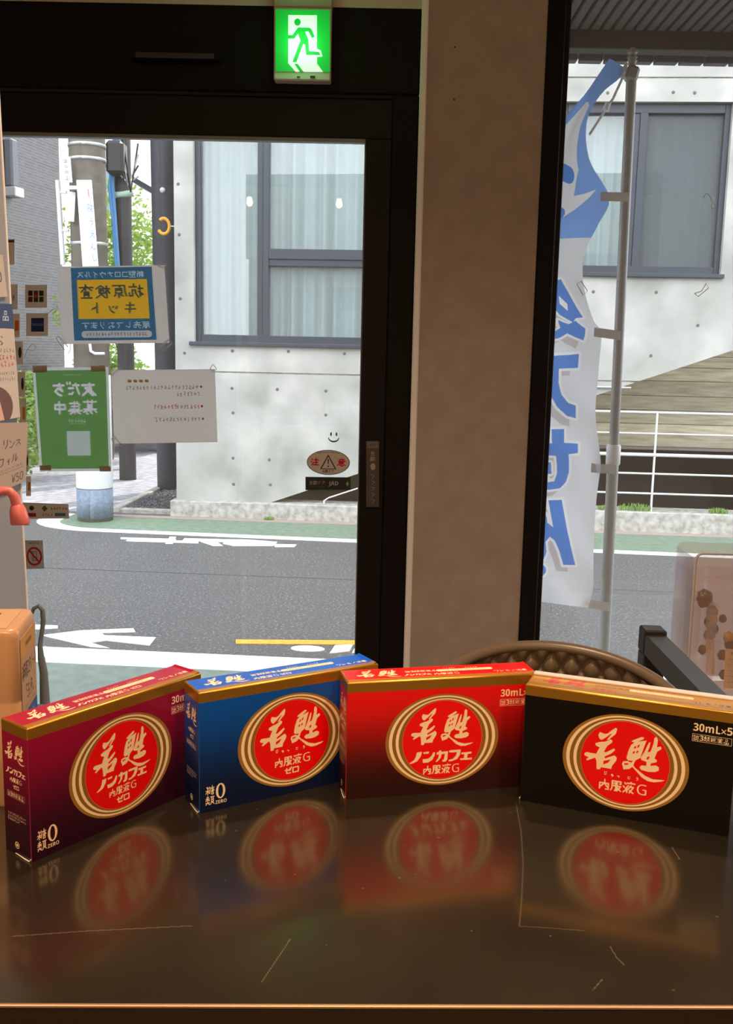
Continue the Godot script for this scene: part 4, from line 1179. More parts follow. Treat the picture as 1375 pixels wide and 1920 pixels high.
# ================================================================ the four cartons
func build_cartons() -> void:
	var cream := rgb(250, 226, 186)
	# per carton: front ink above, front ink below, colour of the top, style of the emblem, place of the front left corner, turn, label
	var kinds := [
		{"name": "plum", "hi": rgb(150, 8, 58), "lo": rgb(44, 6, 30), "top": rgb(160, 14, 60), "kana": true, "zero": true, "at": Vector3(-0.19606, TABLE, -0.54076), "turn": 0.91729, "label": "plum-purple carton with a red round emblem, leftmost on the table"},
		{"name": "blue", "hi": rgb(0, 82, 184), "lo": rgb(8, 24, 60), "top": rgb(0, 88, 220), "kana": false, "zero": true, "at": Vector3(-0.10865, TABLE, -0.60756), "turn": 0.53975, "label": "blue carton with a red round emblem between the plum and red cartons"},
		{"name": "red", "hi": rgb(226, 16, 14), "lo": rgb(46, 18, 16), "top": rgb(232, 18, 22), "kana": true, "zero": false, "at": Vector3(-0.01363, TABLE, -0.63384), "turn": 0.21788, "label": "bright red carton with a round emblem right of the blue one"},
		{"name": "black", "hi": rgb(13, 9, 8), "lo": rgb(13, 9, 8), "top": rgb(186, 138, 50), "kana": false, "zero": false, "at": Vector3(0.1062, TABLE, -0.63921), "turn": -0.3461, "label": "black carton with a gold top band, rightmost on the table"},
	]
	var size := Vector3(0.135, 0.0831, 0.0266)
	var band := 0.0073
	for k in kinds:
		var c := thing("medicine_carton", k.label, "carton", Transform3D(Basis(Vector3.UP, k.turn), k.at), "medicine cartons on the table")
		var front := print_material("carton_front_" + k.name, carton_front(k, cream), 0.32)
		var side := print_material("carton_side_" + k.name, carton_side(k, cream), 0.32)
		var top := print_material("carton_top_" + k.name, carton_top(k, cream), 0.28)
		for m in [front, side, top]:
			m.clearcoat_enabled = true
			m.metallic_specular = 0.42
			m.clearcoat = 0.2
			m.clearcoat_roughness = 0.12
		if k.name == "black":
			top.metallic = 0.35
		var w := size.x
		var h := size.y
		var d := size.z
		var y := h - band
		var e := 0.0004
		var uv := [Vector2(0, 1), Vector2(1, 1), Vector2(1, 0), Vector2(0, 0)]
		# body: printed front and two printed ends, plain back and bottom
		var body := ArrayMesh.new()
		var st := begin()
		face(st, [Vector3(e, 0, 0), Vector3(w - e, 0, 0), Vector3(w - e, y, 0), Vector3(e, y, 0)], uv)
		face(st, [Vector3(w - e, 0, -d), Vector3(e, 0, -d), Vector3(e, y, -d), Vector3(w - e, y, -d)], uv)
		st.generate_normals()
		st.set_material(front)
		body = st.commit()
		st = begin()
		face(st, [Vector3(0, 0, -d + e), Vector3(0, 0, -e), Vector3(0, y, -e), Vector3(0, y, -d + e)], uv)
		face(st, [Vector3(w, 0, -e), Vector3(w, 0, -d + e), Vector3(w, y, -d + e), Vector3(w, y, -e)], uv)
		st.generate_normals()
		st.set_material(side)
		st.commit(body)
		st = begin()    # creased corners and bottom
		for q in [[Vector3(0, 0, -e), Vector3(e, 0, 0)], [Vector3(w - e, 0, 0), Vector3(w, 0, -e)], [Vector3(w, 0, -d + e), Vector3(w - e, 0, -d)], [Vector3(e, 0, -d), Vector3(0, 0, -d + e)]]:
			face(st, [q[0], q[1], q[1] + Vector3(0, y, 0), q[0] + Vector3(0, y, 0)])
		face(st, [Vector3(0, 0, -d), Vector3(w, 0, -d), Vector3(w, 0, 0), Vector3(0, 0, 0)])
		st.generate_normals()
		st.set_material(mat("carton_crease_" + k.name, k.hi.lerp(k.lo, 0.4).lightened(0.08), 0.4))
		st.commit(body)
		part("body", body, null, c)
		# gold band round the upper edge, bevelled towards the top
		st = begin()
		var g := 0.0011
		var lower := [Vector3(0, y, -e), Vector3(e, y, 0), Vector3(w - e, y, 0), Vector3(w, y, -e), Vector3(w, y, -d + e), Vector3(w - e, y, -d), Vector3(e, y, -d), Vector3(0, y, -d + e)]
		for i in 8:
			var a: Vector3 = lower[i]
			var b: Vector3 = lower[(i + 1) % 8]
			var up := Vector3(0, band - g, 0)
			face(st, [a, b, b + up, a + up])
			var last := [a + up, b + up]
			st.set_smooth_group(0)
			for n in 4:      # rounded shoulder
				var t := PI / 2 * (n + 1) / 4.0
				var next := []
				for p in [a, b]:
					var q := Vector3(clampf(p.x, g, w - g), h - g, clampf(p.z, -d + g, -g))
					next.append(q + (Vector3(p.x, h - g, p.z) - q) * cos(t) + Vector3(0, g * sin(t), 0))
				face(st, [last[0], last[1], next[1], next[0]])
				last = next
			st.set_smooth_group(-1)
		part("gold_band", done(st), mats.gold_foil, c, Transform3D(), "gold foil band")
		# the lid: a printed flap with its tuck edge a little raised at the right end
		st = begin()
		var rise := 0.0007
		face(st, [Vector3(g, h, -g), Vector3(w * 0.97, h, -g), Vector3(w * 0.97, h, -d + g), Vector3(g, h, -d + g)], [Vector2(0, 1), Vector2(0.97, 1), Vector2(0.97, 0), Vector2(0, 0)])
		face(st, [Vector3(w * 0.97, h, -g), Vector3(w - g, h + rise, -g), Vector3(w - g, h + rise, -d + g), Vector3(w * 0.97, h, -d + g)], [Vector2(0.97, 1), Vector2(1, 1), Vector2(1, 0), Vector2(0.97, 0)])
		face(st, [Vector3(w - g, h, -g), Vector3(w - g, h, -d + g), Vector3(w - g, h + rise, -d + g), Vector3(w - g, h + rise, -g)], uv)
		part("lid", done(st), top, c)
		# raw white card showing at the bottom left corner
		part("raw_card_edge", tube([Vector3(-0.0002, 0.0008, -0.016), Vector3(-0.0006, 0.0006, -0.006), Vector3(-0.0006, 0.0006, -0.001), Vector3(-0.0003, 0.0022, 0.0)], [0.0002, 0.0004, 0.0005, 0.0003], 6), mat("raw_card", rgb(236, 226, 212), 0.8), c, Transform3D(), "raw white card edge")
		if k.name == "black":
			part("film_wrap", span(Vector3(0.001, h + 0.0002, -d - 0.0012), Vector3(w - 0.002, h + 0.0016, -d + 0.0045), 0.0004), film_material(), c, Transform3D(), "strip of clear film along the back edge")


func film_material() -> StandardMaterial3D:
	var m := mat("clear_film", Color(0.92, 0.92, 0.94, 0.55), 0.3)
	m.transparency = BaseMaterial3D.TRANSPARENCY_ALPHA
	return m


func emblem(im: Image, c: Vector2, s: float, k: Dictionary, cream: Color) -> void:     # s: pixels per millimetre
	var dark_gold := rgb(140, 100, 40)
	ink_ring(im, c, 40.7 * s, 33.0 * s, rgb(152, 112, 48))
	ink_ring(im, c, 38.3 * s, 31.8 * s, cream)
	ink_ring(im, c, 36.0 * s, 30.7 * s, dark_gold)
	ink_ring(im, c, 33.5 * s, 29.8 * s, cream)
	ink_ring(im, c, 31.4 * s, 28.9 * s, dark_gold)
	ink_ring(im, c, 28.75 * s, 28.35 * s, rgb(240, 120, 90))
	ink_ring(im, c, 28.5 * s, 28.1 * s, rgb(236, 6, 8))
	var big := 0.86 if k.kana else (0.93 if k.zero else 1.0)
	var lift := -23.2 - -23.0 * big
	var mid := c + Vector2(0, lift) * s
	ink_shapes(im, brush, mid, big * s, cream)
	ink_shapes(im, brush_gaps, mid, big * s, rgb(236, 6, 8))
	if k.kana:
		var word_y := 12.4 if not k.zero else 8.6
		ink_shapes(im, bold_kana, c + Vector2(-0.6, word_y) * s, (1.0 if not k.zero else 0.88) * s, cream)
		var h := 6.6 if not k.zero else 5.4
		emblem_line(im, c + Vector2(-0.4, word_y + (5.6 if not k.zero else 4.6)) * s, h * s, cream)
		if k.zero:
			ink_text(im, "ゼロ", c.x - 5.4 * s, c.y + 19.6 * s, 5.2 * s, 0.85 * s, cream)
	else:
		var fy := 6.4 if not k.zero else 3.6
		for q in [["じ", -13.2], ["ゃ", -8.6], ["っ", -4.6], ["こ", 2.2], ["う", 7.4]]:
			ink_text(im, q[0], c.x + q[1] * s, c.y + (fy + (1.4 if q[0] == "じ" else 2.0)) * s, 2.5 * s, 0.45 * s, cream)
		if k.zero:
			emblem_line(im, c + Vector2(0, 11.2) * s, 6.8 * s, cream)
			ink_text(im, "ゼロ", c.x - 6.0 * s, c.y + 19.0 * s, 5.6 * s, 0.9 * s, cream)
		else:
			emblem_line(im, c + Vector2(-0.5, 12.8) * s, 7.8 * s, cream)


func emblem_line(im: Image, top: Vector2, size: float, c: Color) -> void:
	var x := top.x - size * 1.98
	ink_text(im, "内服液", x, top.y, size, size * 0.125, c, 0.98, 1.06)
	ink_latin(im, "G", x + size * 3.2, top.y + size * 0.02, size * 0.94, c, 1.0, false, size * 0.78)


func class_mark(im: Image, x: float, y: float, size: float, c: Color) -> void:
	ink_frame(im, Rect2(x, y, size * 6.0, size * 1.24), maxf(1.5, size * 0.07), c)
	ink_text(im, "第3類医薬品", x + size * 0.14, y + size * 0.14, size * 0.93, size * 0.08, c, 1.0, 1.05)


func carton_ground(w: int, h: int, hi: Color, lo: Color) -> Image:    # the printed ground: one ink running into another, as on the packs
	var im := picture(w, h, hi)
	for y in h:
		var t := smoothstep(0.02, 0.92, float(y) / h)
		im.fill_rect(Rect2i(0, y, w, 1), hi.lerp(lo, t))
	return im


func carton_front(k: Dictionary, cream: Color) -> Image:
	var s := 8.0
	var im := carton_ground(1080, 606, k.hi, k.lo)
	emblem(im, Vector2(67.6, 37.0) * s, s, k, cream)
	ink_latin(im, "30mL", 108.8 * s, 3.0 * s, 5.2 * s, cream, 1.0, true, 16.4 * s)
	ink_line(im, [Vector2(126.0, 5.0) * s, Vector2(128.4, 7.6) * s], 0.55 * s, cream)
	ink_line(im, [Vector2(128.4, 5.0) * s, Vector2(126.0, 7.6) * s], 0.55 * s, cream)
	ink_latin(im, "5", 129.2 * s, 3.0 * s, 5.2 * s, cream)
	class_mark(im, 108.6 * s, 10.2 * s, 4.0 * s, cream)
	if k.zero:
		ink_text(im, "糖", 4.2 * s, 57.8 * s, 6.2 * s, 0.56 * s, cream)
		ink_text(im, "類", 4.2 * s, 64.8 * s, 6.2 * s, 0.56 * s, cream)
		ink_ring(im, Vector2(14.6, 62.6) * s, 3.4 * s, 5.4 * s, cream)
		ink_ring(im, Vector2(14.6, 62.6) * s, 1.7 * s, 4.4 * s, k.hi.lerp(k.lo, 0.9))
		ink_latin(im, "ZERO", 10.9 * s, 68.8 * s, 2.5 * s, cream, 0.98)
	return im


func carton_side(k: Dictionary, cream: Color) -> Image:
	var s := 8.0
	var im := carton_ground(213, 606, k.hi, k.lo)
	ink_shapes(im, brush, Vector2(13.0, 13.4) * s, 0.40 * s, cream)
	ink_shapes(im, brush_gaps, Vector2(13.0, 13.4) * s, 0.40 * s, k.hi)
	var y := 21.0
	if k.kana:
		ink_shapes(im, bold_kana, Vector2(13.2, 23.6) * s, 0.46 * s, cream)
		y = 27.0
	ink_text(im, "内服液", 7.0 * s, y * s, 3.1 * s, 0.42 * s, cream)
	ink_latin(im, "G", 17.2 * s, y * s, 2.9 * s, cream, 1.0, false)
	if k.zero:
		ink_text(im, "ゼロ", 10.2 * s, (y + 4.2) * s, 3.1 * s, 0.45 * s, cream)
	class_mark(im, 3.6 * s, (y + 9.4) * s, 3.1 * s, cream)
	for i in 3:
		ink_scribble(im, 3.6 * s, (50.0 + 1.9 * i) * s, (18.0 if i < 2 else 12.0) * s, 1.3 * s, cream, 40 + i)
	ink_ring(im, Vector2(12.4, 69.5) * s, 2.3 * s, 2.3 * s, cream)
	ink_ring(im, Vector2(12.4, 69.5) * s, 1.7 * s, 1.7 * s, k.lo)
	ink(im, PackedVector2Array([Vector2(11.4, 68.6) * s, Vector2(13.4, 68.6) * s, Vector2(13.4, 70.4) * s, Vector2(11.4, 70.4) * s]), cream)
	return im


func carton_top(k: Dictionary, cream: Color) -> Image:
	var s := 8.0
	var gold := rgb(156, 112, 50)
	var im := picture(1080, 213, k.top)
	var c := cream
	var word := cream
	if k.name == "black":
		c = rgb(206, 40, 34)
		word = c
		for i in 4:
			im.fill_rect(Rect2i(0, int((20.2 + i * 1.25) * s), 1080, 3), rgb(78, 54, 24))
	else:
		im.fill_rect(Rect2i(0, int(21.6 * s), 1080, 213), gold)
		im.fill_rect(Rect2i(0, int(22.4 * s), 1080, 3), k.top)
		im.fill_rect(Rect2i(0, int(23.6 * s), 1080, 2), k.top)
	var y0 := 14.2
	ink_shapes(im, brush, Vector2(23.5, y0) * s, 0.52 * s, c, 1.15)
	ink_shapes(im, brush_gaps, Vector2(23.5, y0) * s, 0.52 * s, k.top, 1.15)
	ink_text(im, "第3類医薬品", 43.0 * s, 7.6 * s, 3.9 * s, 0.4 * s, c if k.name != "black" else rgb(120, 84, 36))
	var x := 42.0
	if k.kana:
		ink_shapes(im, bold_kana, Vector2(50.5, 17.0) * s, 0.44 * s, word)
		x = 62.0
	ink_text(im, "内服液", x * s, 15.0 * s, 4.6 * s, 0.55 * s, word)
	ink_latin(im, "G", (x + 15.0) * s, 15.0 * s, 4.3 * s, word, 1.0, false)
	if k.zero:
		ink_text(im, "ゼロ", (x + 19.6) * s, 15.0 * s, 4.4 * s, 0.6 * s, word)
	ink(im, PackedVector2Array(rounded(Vector2(66.0, 7.6) * s, Vector2(107.0, 12.4) * s, 1.6 * s)), rgb(246, 222, 182))
	ink_scribble(im, 70.0 * s, 8.8 * s, 12.0 * s, 2.0 * s, rgb(214, 170, 120), 51)
	ink_scribble(im, 88.0 * s, 8.8 * s, 14.0 * s, 2.0 * s, rgb(214, 170, 120), 52)
	ink_scribble(im, 72.0 * s, 4.6 * s, 8.0 * s, 1.8 * s, c, 53)
	ink_scribble(im, 88.0 * s, 4.6 * s, 8.0 * s, 1.8 * s, c, 54)
	ink_text(im, "ワレモノ注意", 106.0 * s, 15.4 * s, 3.9 * s, 0.5 * s, rgb(66, 44, 20) if k.name == "black" else cream)
	return im


# ================================================================ the banner outside the window
func build_banner() -> void:
	var blue := rgb(84, 142, 228)
	var im := picture(600, 1800, rgb(232, 234, 240))
	# a blue field at the head with white rounded shapes, then the large characters; drawn as read from the street
	im.fill_rect(Rect2i(0, 0, 600, 560), rgb(128, 176, 246))
	ink(im, PackedVector2Array([Vector2(46, 150), Vector2(90, 90), Vector2(300, 60), Vector2(560, 130), Vector2(560, 430), Vector2(300, 470), Vector2(100, 400), Vector2(40, 330)]), rgb(242, 244, 248))
	ink(im, PackedVector2Array([Vector2(20, 395), Vector2(130, 380), Vector2(200, 420), Vector2(130, 440)]), rgb(242, 244, 248))
	ink_line(im, [Vector2(80, 330), Vector2(150, 280), Vector2(230, 300)], 44, blue)
	ink_line(im, [Vector2(150, 420), Vector2(240, 360), Vector2(330, 400)], 46, blue)
	ink_line(im, [Vector2(280, 150), Vector2(300, 260)], 46, blue)
	ink_line(im, [Vector2(400, 140), Vector2(420, 380)], 46, blue)
	# 処方せん: the strokes near the pole as outlines, the rest of each character as brush lines
	var outlines := [
		PackedVector2Array([Vector2(96, 694), Vector2(76, 689), Vector2(56, 734), Vector2(43, 774), Vector2(29, 819), Vector2(54, 822), Vector2(67, 838), Vector2(82, 822), Vector2(99, 806), Vector2(114, 774)]),
		PackedVector2Array([Vector2(110, 825), Vector2(85, 846), Vector2(56, 831), Vector2(44, 875), Vector2(60, 923), Vector2(88, 908), Vector2(110, 892), Vector2(139, 910), Vector2(162, 914), Vector2(156, 890), Vector2(120, 864)]),
		PackedVector2Array([Vector2(161, 968), Vector2(71, 966), Vector2(70, 1005), Vector2(130, 1005), Vector2(129, 1054), Vector2(118, 1095), Vector2(94, 1124), Vector2(67, 1134), Vector2(68, 1176), Vector2(98, 1166), Vector2(132, 1134), Vector2(154, 1095), Vector2(165, 1069), Vector2(161, 1005)]),
		PackedVector2Array([Vector2(152, 1209), Vector2(111, 1209), Vector2(113, 1254), Vector2(67, 1259), Vector2(69, 1292), Vector2(100, 1295), Vector2(100, 1358), Vector2(106, 1382), Vector2(127, 1401), Vector2(203, 1407), Vector2(205, 1382), Vector2(149, 1380), Vector2(143, 1362), Vector2(144, 1298), Vector2(208, 1289), Vector2(206, 1254), Vector2(153, 1254)]),
		PackedVector2Array([Vector2(210, 1322), Vector2(164, 1323), Vector2(162, 1355), Vector2(208, 1355)]),
		PackedVector2Array([Vector2(162, 1441), Vector2(116, 1442), Vector2(96, 1505), Vector2(80, 1565), Vector2(62, 1650), Vector2(102, 1652), Vector2(113, 1606), Vector2(128, 1570), Vector2(146, 1554), Vector2(162, 1570), Vector2(159, 1606), Vector2(169, 1632), Vector2(189, 1641), Vector2(193, 1503), Vector2(165, 1503), Vector2(135, 1525)]),
	]
	var lines := [
		[Vector2(200, 700), Vector2(300, 680), Vector2(240, 830), Vector2(190, 900)], [Vector2(190, 880), Vector2(300, 950), Vector2(520, 965)], [Vector2(340, 640), Vector2(330, 800), Vector2(280, 880)], [Vector2(340, 640), Vector2(440, 640), Vector2(445, 840), Vector2(520, 845)],
		[Vector2(300, 985), Vector2(300, 1040)], [Vector2(180, 1062), Vector2(520, 1062)], [Vector2(250, 1160), Vector2(440, 1160), Vector2(425, 1280), Vector2(360, 1300)],
		[Vector2(200, 1388), Vector2(520, 1388)], [Vector2(190, 1505), Vector2(470, 1512)], [Vector2(390, 1340), Vector2(390, 1450), Vector2(330, 1462)],
		[Vector2(190, 1680), Vector2(290, 1640), Vector2(310, 1730), Vector2(400, 1745), Vector2(500, 1660)],
	]
	for pass_ in [[Vector2(24, 26), 0.0, rgb(204, 196, 202)], [Vector2.ZERO, 9.0, rgb(248, 248, 250)], [Vector2.ZERO, 0.0, blue]]:
		for o in outlines:
			for q in (Geometry2D.offset_polygon(o, pass_[1]) if pass_[1] > 0.0 else [o]):
				var moved := PackedVector2Array()
				for p in q:
					moved.append(p + pass_[0])
				ink(im, moved, pass_[2])
		for l in lines:
			ink_line(im, l.map(func(p): return p + pass_[0]), 62.0 + 2.0 * pass_[1], pass_[2])
	var leaf := Vector2(81, 763)
	ink(im, PackedVector2Array([leaf + Vector2(8, -22), leaf + Vector2(10, 4), leaf + Vector2(-10, 30), leaf + Vector2(-14, 6)]), rgb(248, 248, 250))
	var m := print_material("banner_cloth", im, 0.8, 1.0)
	var t := thing("shop_banner", "white and blue cloth banner with large blue characters tied to a pole", "banner")
	# rows of the cloth from head to foot, each given at four places from the pole outwards
	var rows := [
		[0, [Vector3(0.7551, 2.1791, -3.3), Vector3(0.7116, 2.2052, -3.3), Vector3(0.6454, 2.1022, -3.3), Vector3(0.2935, 1.6972, -3.3)]],
		[0.04, [Vector3(0.747, 2.1472, -3.3), Vector3(0.6936, 2.1414, -3.3), Vector3(0.6262, 2.0538, -3.3), Vector3(0.2782, 1.6468, -3.3)]],
		[0.08, [Vector3(0.6959, 2.1032, -3.3), Vector3(0.6607, 2.0705, -3.3), Vector3(0.6069, 2.0051, -3.3), Vector3(0.2627, 1.5962, -3.3)]],
		[0.13, [Vector3(0.6552, 2.0189, -3.3), Vector3(0.6285, 1.9829, -3.3), Vector3(0.584, 1.9268, -3.3), Vector3(0.2466, 1.5621, -3.3)]],
		[0.18, [Vector3(0.6669, 1.9024, -3.3), Vector3(0.6278, 1.8722, -3.3), Vector3(0.5783, 1.8418, -3.3), Vector3(0.2305, 1.528, -3.3)]],
		[0.24, [Vector3(0.7369, 1.7857, -3.3), Vector3(0.6818, 1.7614, -3.3), Vector3(0.6045, 1.7334, -3.3), Vector3(0.1958, 1.5273, -3.3)]],
		[0.29, [Vector3(0.7044, 1.6972, -3.3), Vector3(0.6582, 1.6946, -3.3), Vector3(0.5897, 1.6899, -3.3), Vector3(0.1316, 1.5851, -3.3)]],
		[0.34, [Vector3(0.6697, 1.6112, -3.3), Vector3(0.6233, 1.6086, -3.3), Vector3(0.5545, 1.6038, -3.3), Vector3(0.0928, 1.5488, -3.3)]],
		[0.4, [Vector3(0.6758, 1.5033, -3.3), Vector3(0.6291, 1.5006, -3.3), Vector3(0.5599, 1.4958, -3.3), Vector3(0.095, 1.4674, -3.3)]],
		[0.46, [Vector3(0.7058, 1.405, -3.3), Vector3(0.6588, 1.4023, -3.3), Vector3(0.5893, 1.3974, -3.3), Vector3(0.1223, 1.3687, -3.3)]],
		[0.5, [Vector3(0.7364, 1.3575, -3.3), Vector3(0.6894, 1.3548, -3.3), Vector3(0.6198, 1.3499, -3.3), Vector3(0.1517, 1.321, -3.3)]],
		[0.56, [Vector3(0.7359, 1.2467, -3.3), Vector3(0.6887, 1.244, -3.3), Vector3(0.6186, 1.239, -3.3), Vector3(0.148, 1.2097, -3.3)]],
		[0.64, [Vector3(0.7371, 1.1065, -3.3), Vector3(0.6895, 1.1037, -3.3), Vector3(0.619, 1.0987, -3.3), Vector3(0.1451, 1.0689, -3.3)]],
		[0.74, [Vector3(0.7577, 0.9362, -3.3), Vector3(0.7097, 0.9333, -3.3), Vector3(0.6386, 0.9282, -3.3), Vector3(0.1609, 0.8977, -3.3)]],
		[0.77, [Vector3(0.7565, 0.866, -3.3), Vector3(0.7083, 0.8631, -3.3), Vector3(0.637, 0.8579, -3.3), Vector3(0.1576, 0.8272, -3.3)]],
		[0.86, [Vector3(0.754, 0.6929, -3.3), Vector3(0.7054, 0.69, -3.3), Vector3(0.6335, 0.6846, -3.3), Vector3(0.1501, 0.6533, -3.3)]],
		[0.95, [Vector3(0.7618, 0.5265, -3.3), Vector3(0.7126, 0.5272, -3.3), Vector3(0.6396, 0.533, -3.3), Vector3(0.1508, 0.5682, -3.3)]],
		[1, [Vector3(0.743, 0.4399, -3.3), Vector3(0.6937, 0.4406, -3.3), Vector3(0.6203, 0.4464, -3.3), Vector3(0.1295, 0.4818, -3.3)]],
	]
	var n := 84
	var across := 48
	var row := func(v: float, k: int) -> Vector3:
		for i in range(rows.size() - 1):
			if v <= rows[i + 1][0] or i == rows.size() - 2:
				var f := clampf((v - rows[i][0]) / (rows[i + 1][0] - rows[i][0]), 0.0, 1.0)
				var before: Vector3 = rows[maxi(i - 1, 0)][1][k]
				var after: Vector3 = rows[mini(i + 2, rows.size() - 1)][1][k]
				return rows[i][1][k].cubic_interpolate(rows[i + 1][1][k], before, after, f)
		return Vector3.ZERO
	var cloth := func(i: int, j: int) -> Vector3:
		var v := float(j) / n
		var u := float(i) / across
		var stops := [0.0, 0.08, 0.20, 1.0]
		var p := Vector3.ZERO
		for k in 3:
			if u <= stops[k + 1]:
				p = row.call(v, k).lerp(row.call(v, k + 1), (u - stops[k]) / (stops[k + 1] - stops[k]))
				break
		var tie := 0.0
		for k in [0.0, 0.24, 0.50, 0.755, 1.0]:
			tie = maxf(tie, exp(-pow((v - k) / 0.05, 2.0)))
		p.z += sin(u * 7.0 + v * 5.0) * 0.030 * u + sin(u * 19.0 - v * 13.0) * 0.011 * minf(1.0, u * 4.0) + sin(v * 46.0 + u * 16.0) * 0.007 * (1.0 - u) + tie * 0.022 * exp(-u * 9.0)
		return p
	var st := begin()
	st.set_smooth_group(0)
	for j in n:
		for i in across:
			var ids := [Vector2i(i + 1, j + 1), Vector2i(i, j + 1), Vector2i(i, j), Vector2i(i + 1, j)]
			var pts := []
			var uvs := []
			for q in ids:
				pts.append(cloth.call(q.x, q.y))
				uvs.append(Vector2(float(q.x) / across, float(q.y) / n))
			face(st, pts, uvs)
	part("cloth", done(st), m, t)
	var tape := mat("tie_tape", rgb(196, 194, 190), 0.7)
	tape.backlight_enabled = true
	tape.backlight = Color(0.6, 0.6, 0.6)
	for q in [[Vector3(0.7102, 1.8033, -3.3), Vector3(0.7957, 1.8017, -3.3), Vector3(0.7958, 1.7736, -3.3), Vector3(0.7084, 1.7752, -3.3)], [Vector3(0.7143, 1.3777, -3.3), Vector3(0.7987, 1.3674, -3.3), Vector3(0.797, 1.3381, -3.3), Vector3(0.7125, 1.3484, -3.3)], [Vector3(0.7294, 0.932, -3.3), Vector3(0.808, 0.9301, -3.3), Vector3(0.8063, 0.8995, -3.3), Vector3(0.7294, 0.9014, -3.3)], [Vector3(0.736, 0.4679, -3.3), Vector3(0.8186, 0.4586, -3.3), Vector3(0.8168, 0.4285, -3.3), Vector3(0.734, 0.4378, -3.3)]]:
		part("tie_loop", sheet(q[3] + Vector3(0, 0, 0.012), q[2] + Vector3(0, 0, 0.024), q[1] + Vector3(0, 0, 0.024), q[0] + Vector3(0, 0, 0.012), 0.0012), tape, t)
	var cord := mat("banner_cord", rgb(222, 226, 232), 0.8)
	part("cord", tube([Vector3(0.7622, 2.1607, -3.29), Vector3(0.7293, 2.0846, -3.28), Vector3(0.7109, 2.0572, -3.28), Vector3(0.6956, 2.0313, -3.28), Vector3(0.6598, 1.974, -3.27)], 0.0042, 8), cord, t)
	part("cord_lock", tube([Vector3(0.7128, 2.0692, -3.27), Vector3(0.7058, 2.0468, -3.27)], 0.0095, 8), cord, t)
	# the pole
	var p := thing("banner_pole", "grey telescopic pole holding the cloth banner", "pole")
	var top := Vector3(0.7869, 2.2319, -3.3)
	var low := Vector3(0.8121, 0.292, -3.3)
	var dir := (low - top).normalized()
	var foot := top + dir * ((top.y - GROUND - 0.05) / -dir.y)
	var joint := top + dir * ((top.y - Vector3(0.7987, 0.9658, -3.3).y) / -dir.y)
	var steel := mat("pole_grey", rgb(142, 143, 142), 0.45, 0.1)
	part("upper_tube", tube([top + dir * 0.075, joint], 0.0165, 16), steel, p)
	part("lower_tube", tube([joint, foot], 0.0195, 16), steel, p)
	part("joint_sleeve", tube([joint - dir * 0.03, joint - dir * 0.025, joint + dir * 0.035, joint + dir * 0.04], [0.019, 0.024, 0.024, 0.020], 16), mats.white_plastic, p)
	part("head_cap", tube([top - dir * 0.010, top, top + dir * 0.004, top + dir * 0.008, top + dir * 0.014, top + dir * 0.018, top + dir * 0.024, top + dir * 0.028, top + dir * 0.034, top + dir * 0.050], [0.007, 0.008, 0.016, 0.011, 0.011, 0.016, 0.011, 0.016, 0.011, 0.013], 16), steel, p)
	var clamp_at := top + dir * 0.068
	part("head_clamp", box(Vector3(0.040, 0.046, 0.040), 0.008), steel, p, Transform3D(Basis(Vector3.BACK, -0.22), clamp_at))
	part("cord_hook", tube([Vector3(0.7684, 2.194, -3.29), Vector3(0.7568, 2.1654, -3.29), Vector3(0.7493, 2.1526, -3.29)], 0.006, 8), mats.white_plastic, p)
	part("foot_weight", lathe([Vector2(0.0, 0.0), Vector2(0.17, 0.0), Vector2(0.17, 0.05), Vector2(0.12, 0.10), Vector2(0.03, 0.13), Vector2(0.0, 0.13)], 24), mats.white_plastic, p, move(Vector3(foot.x, GROUND + 0.004, foot.z)))


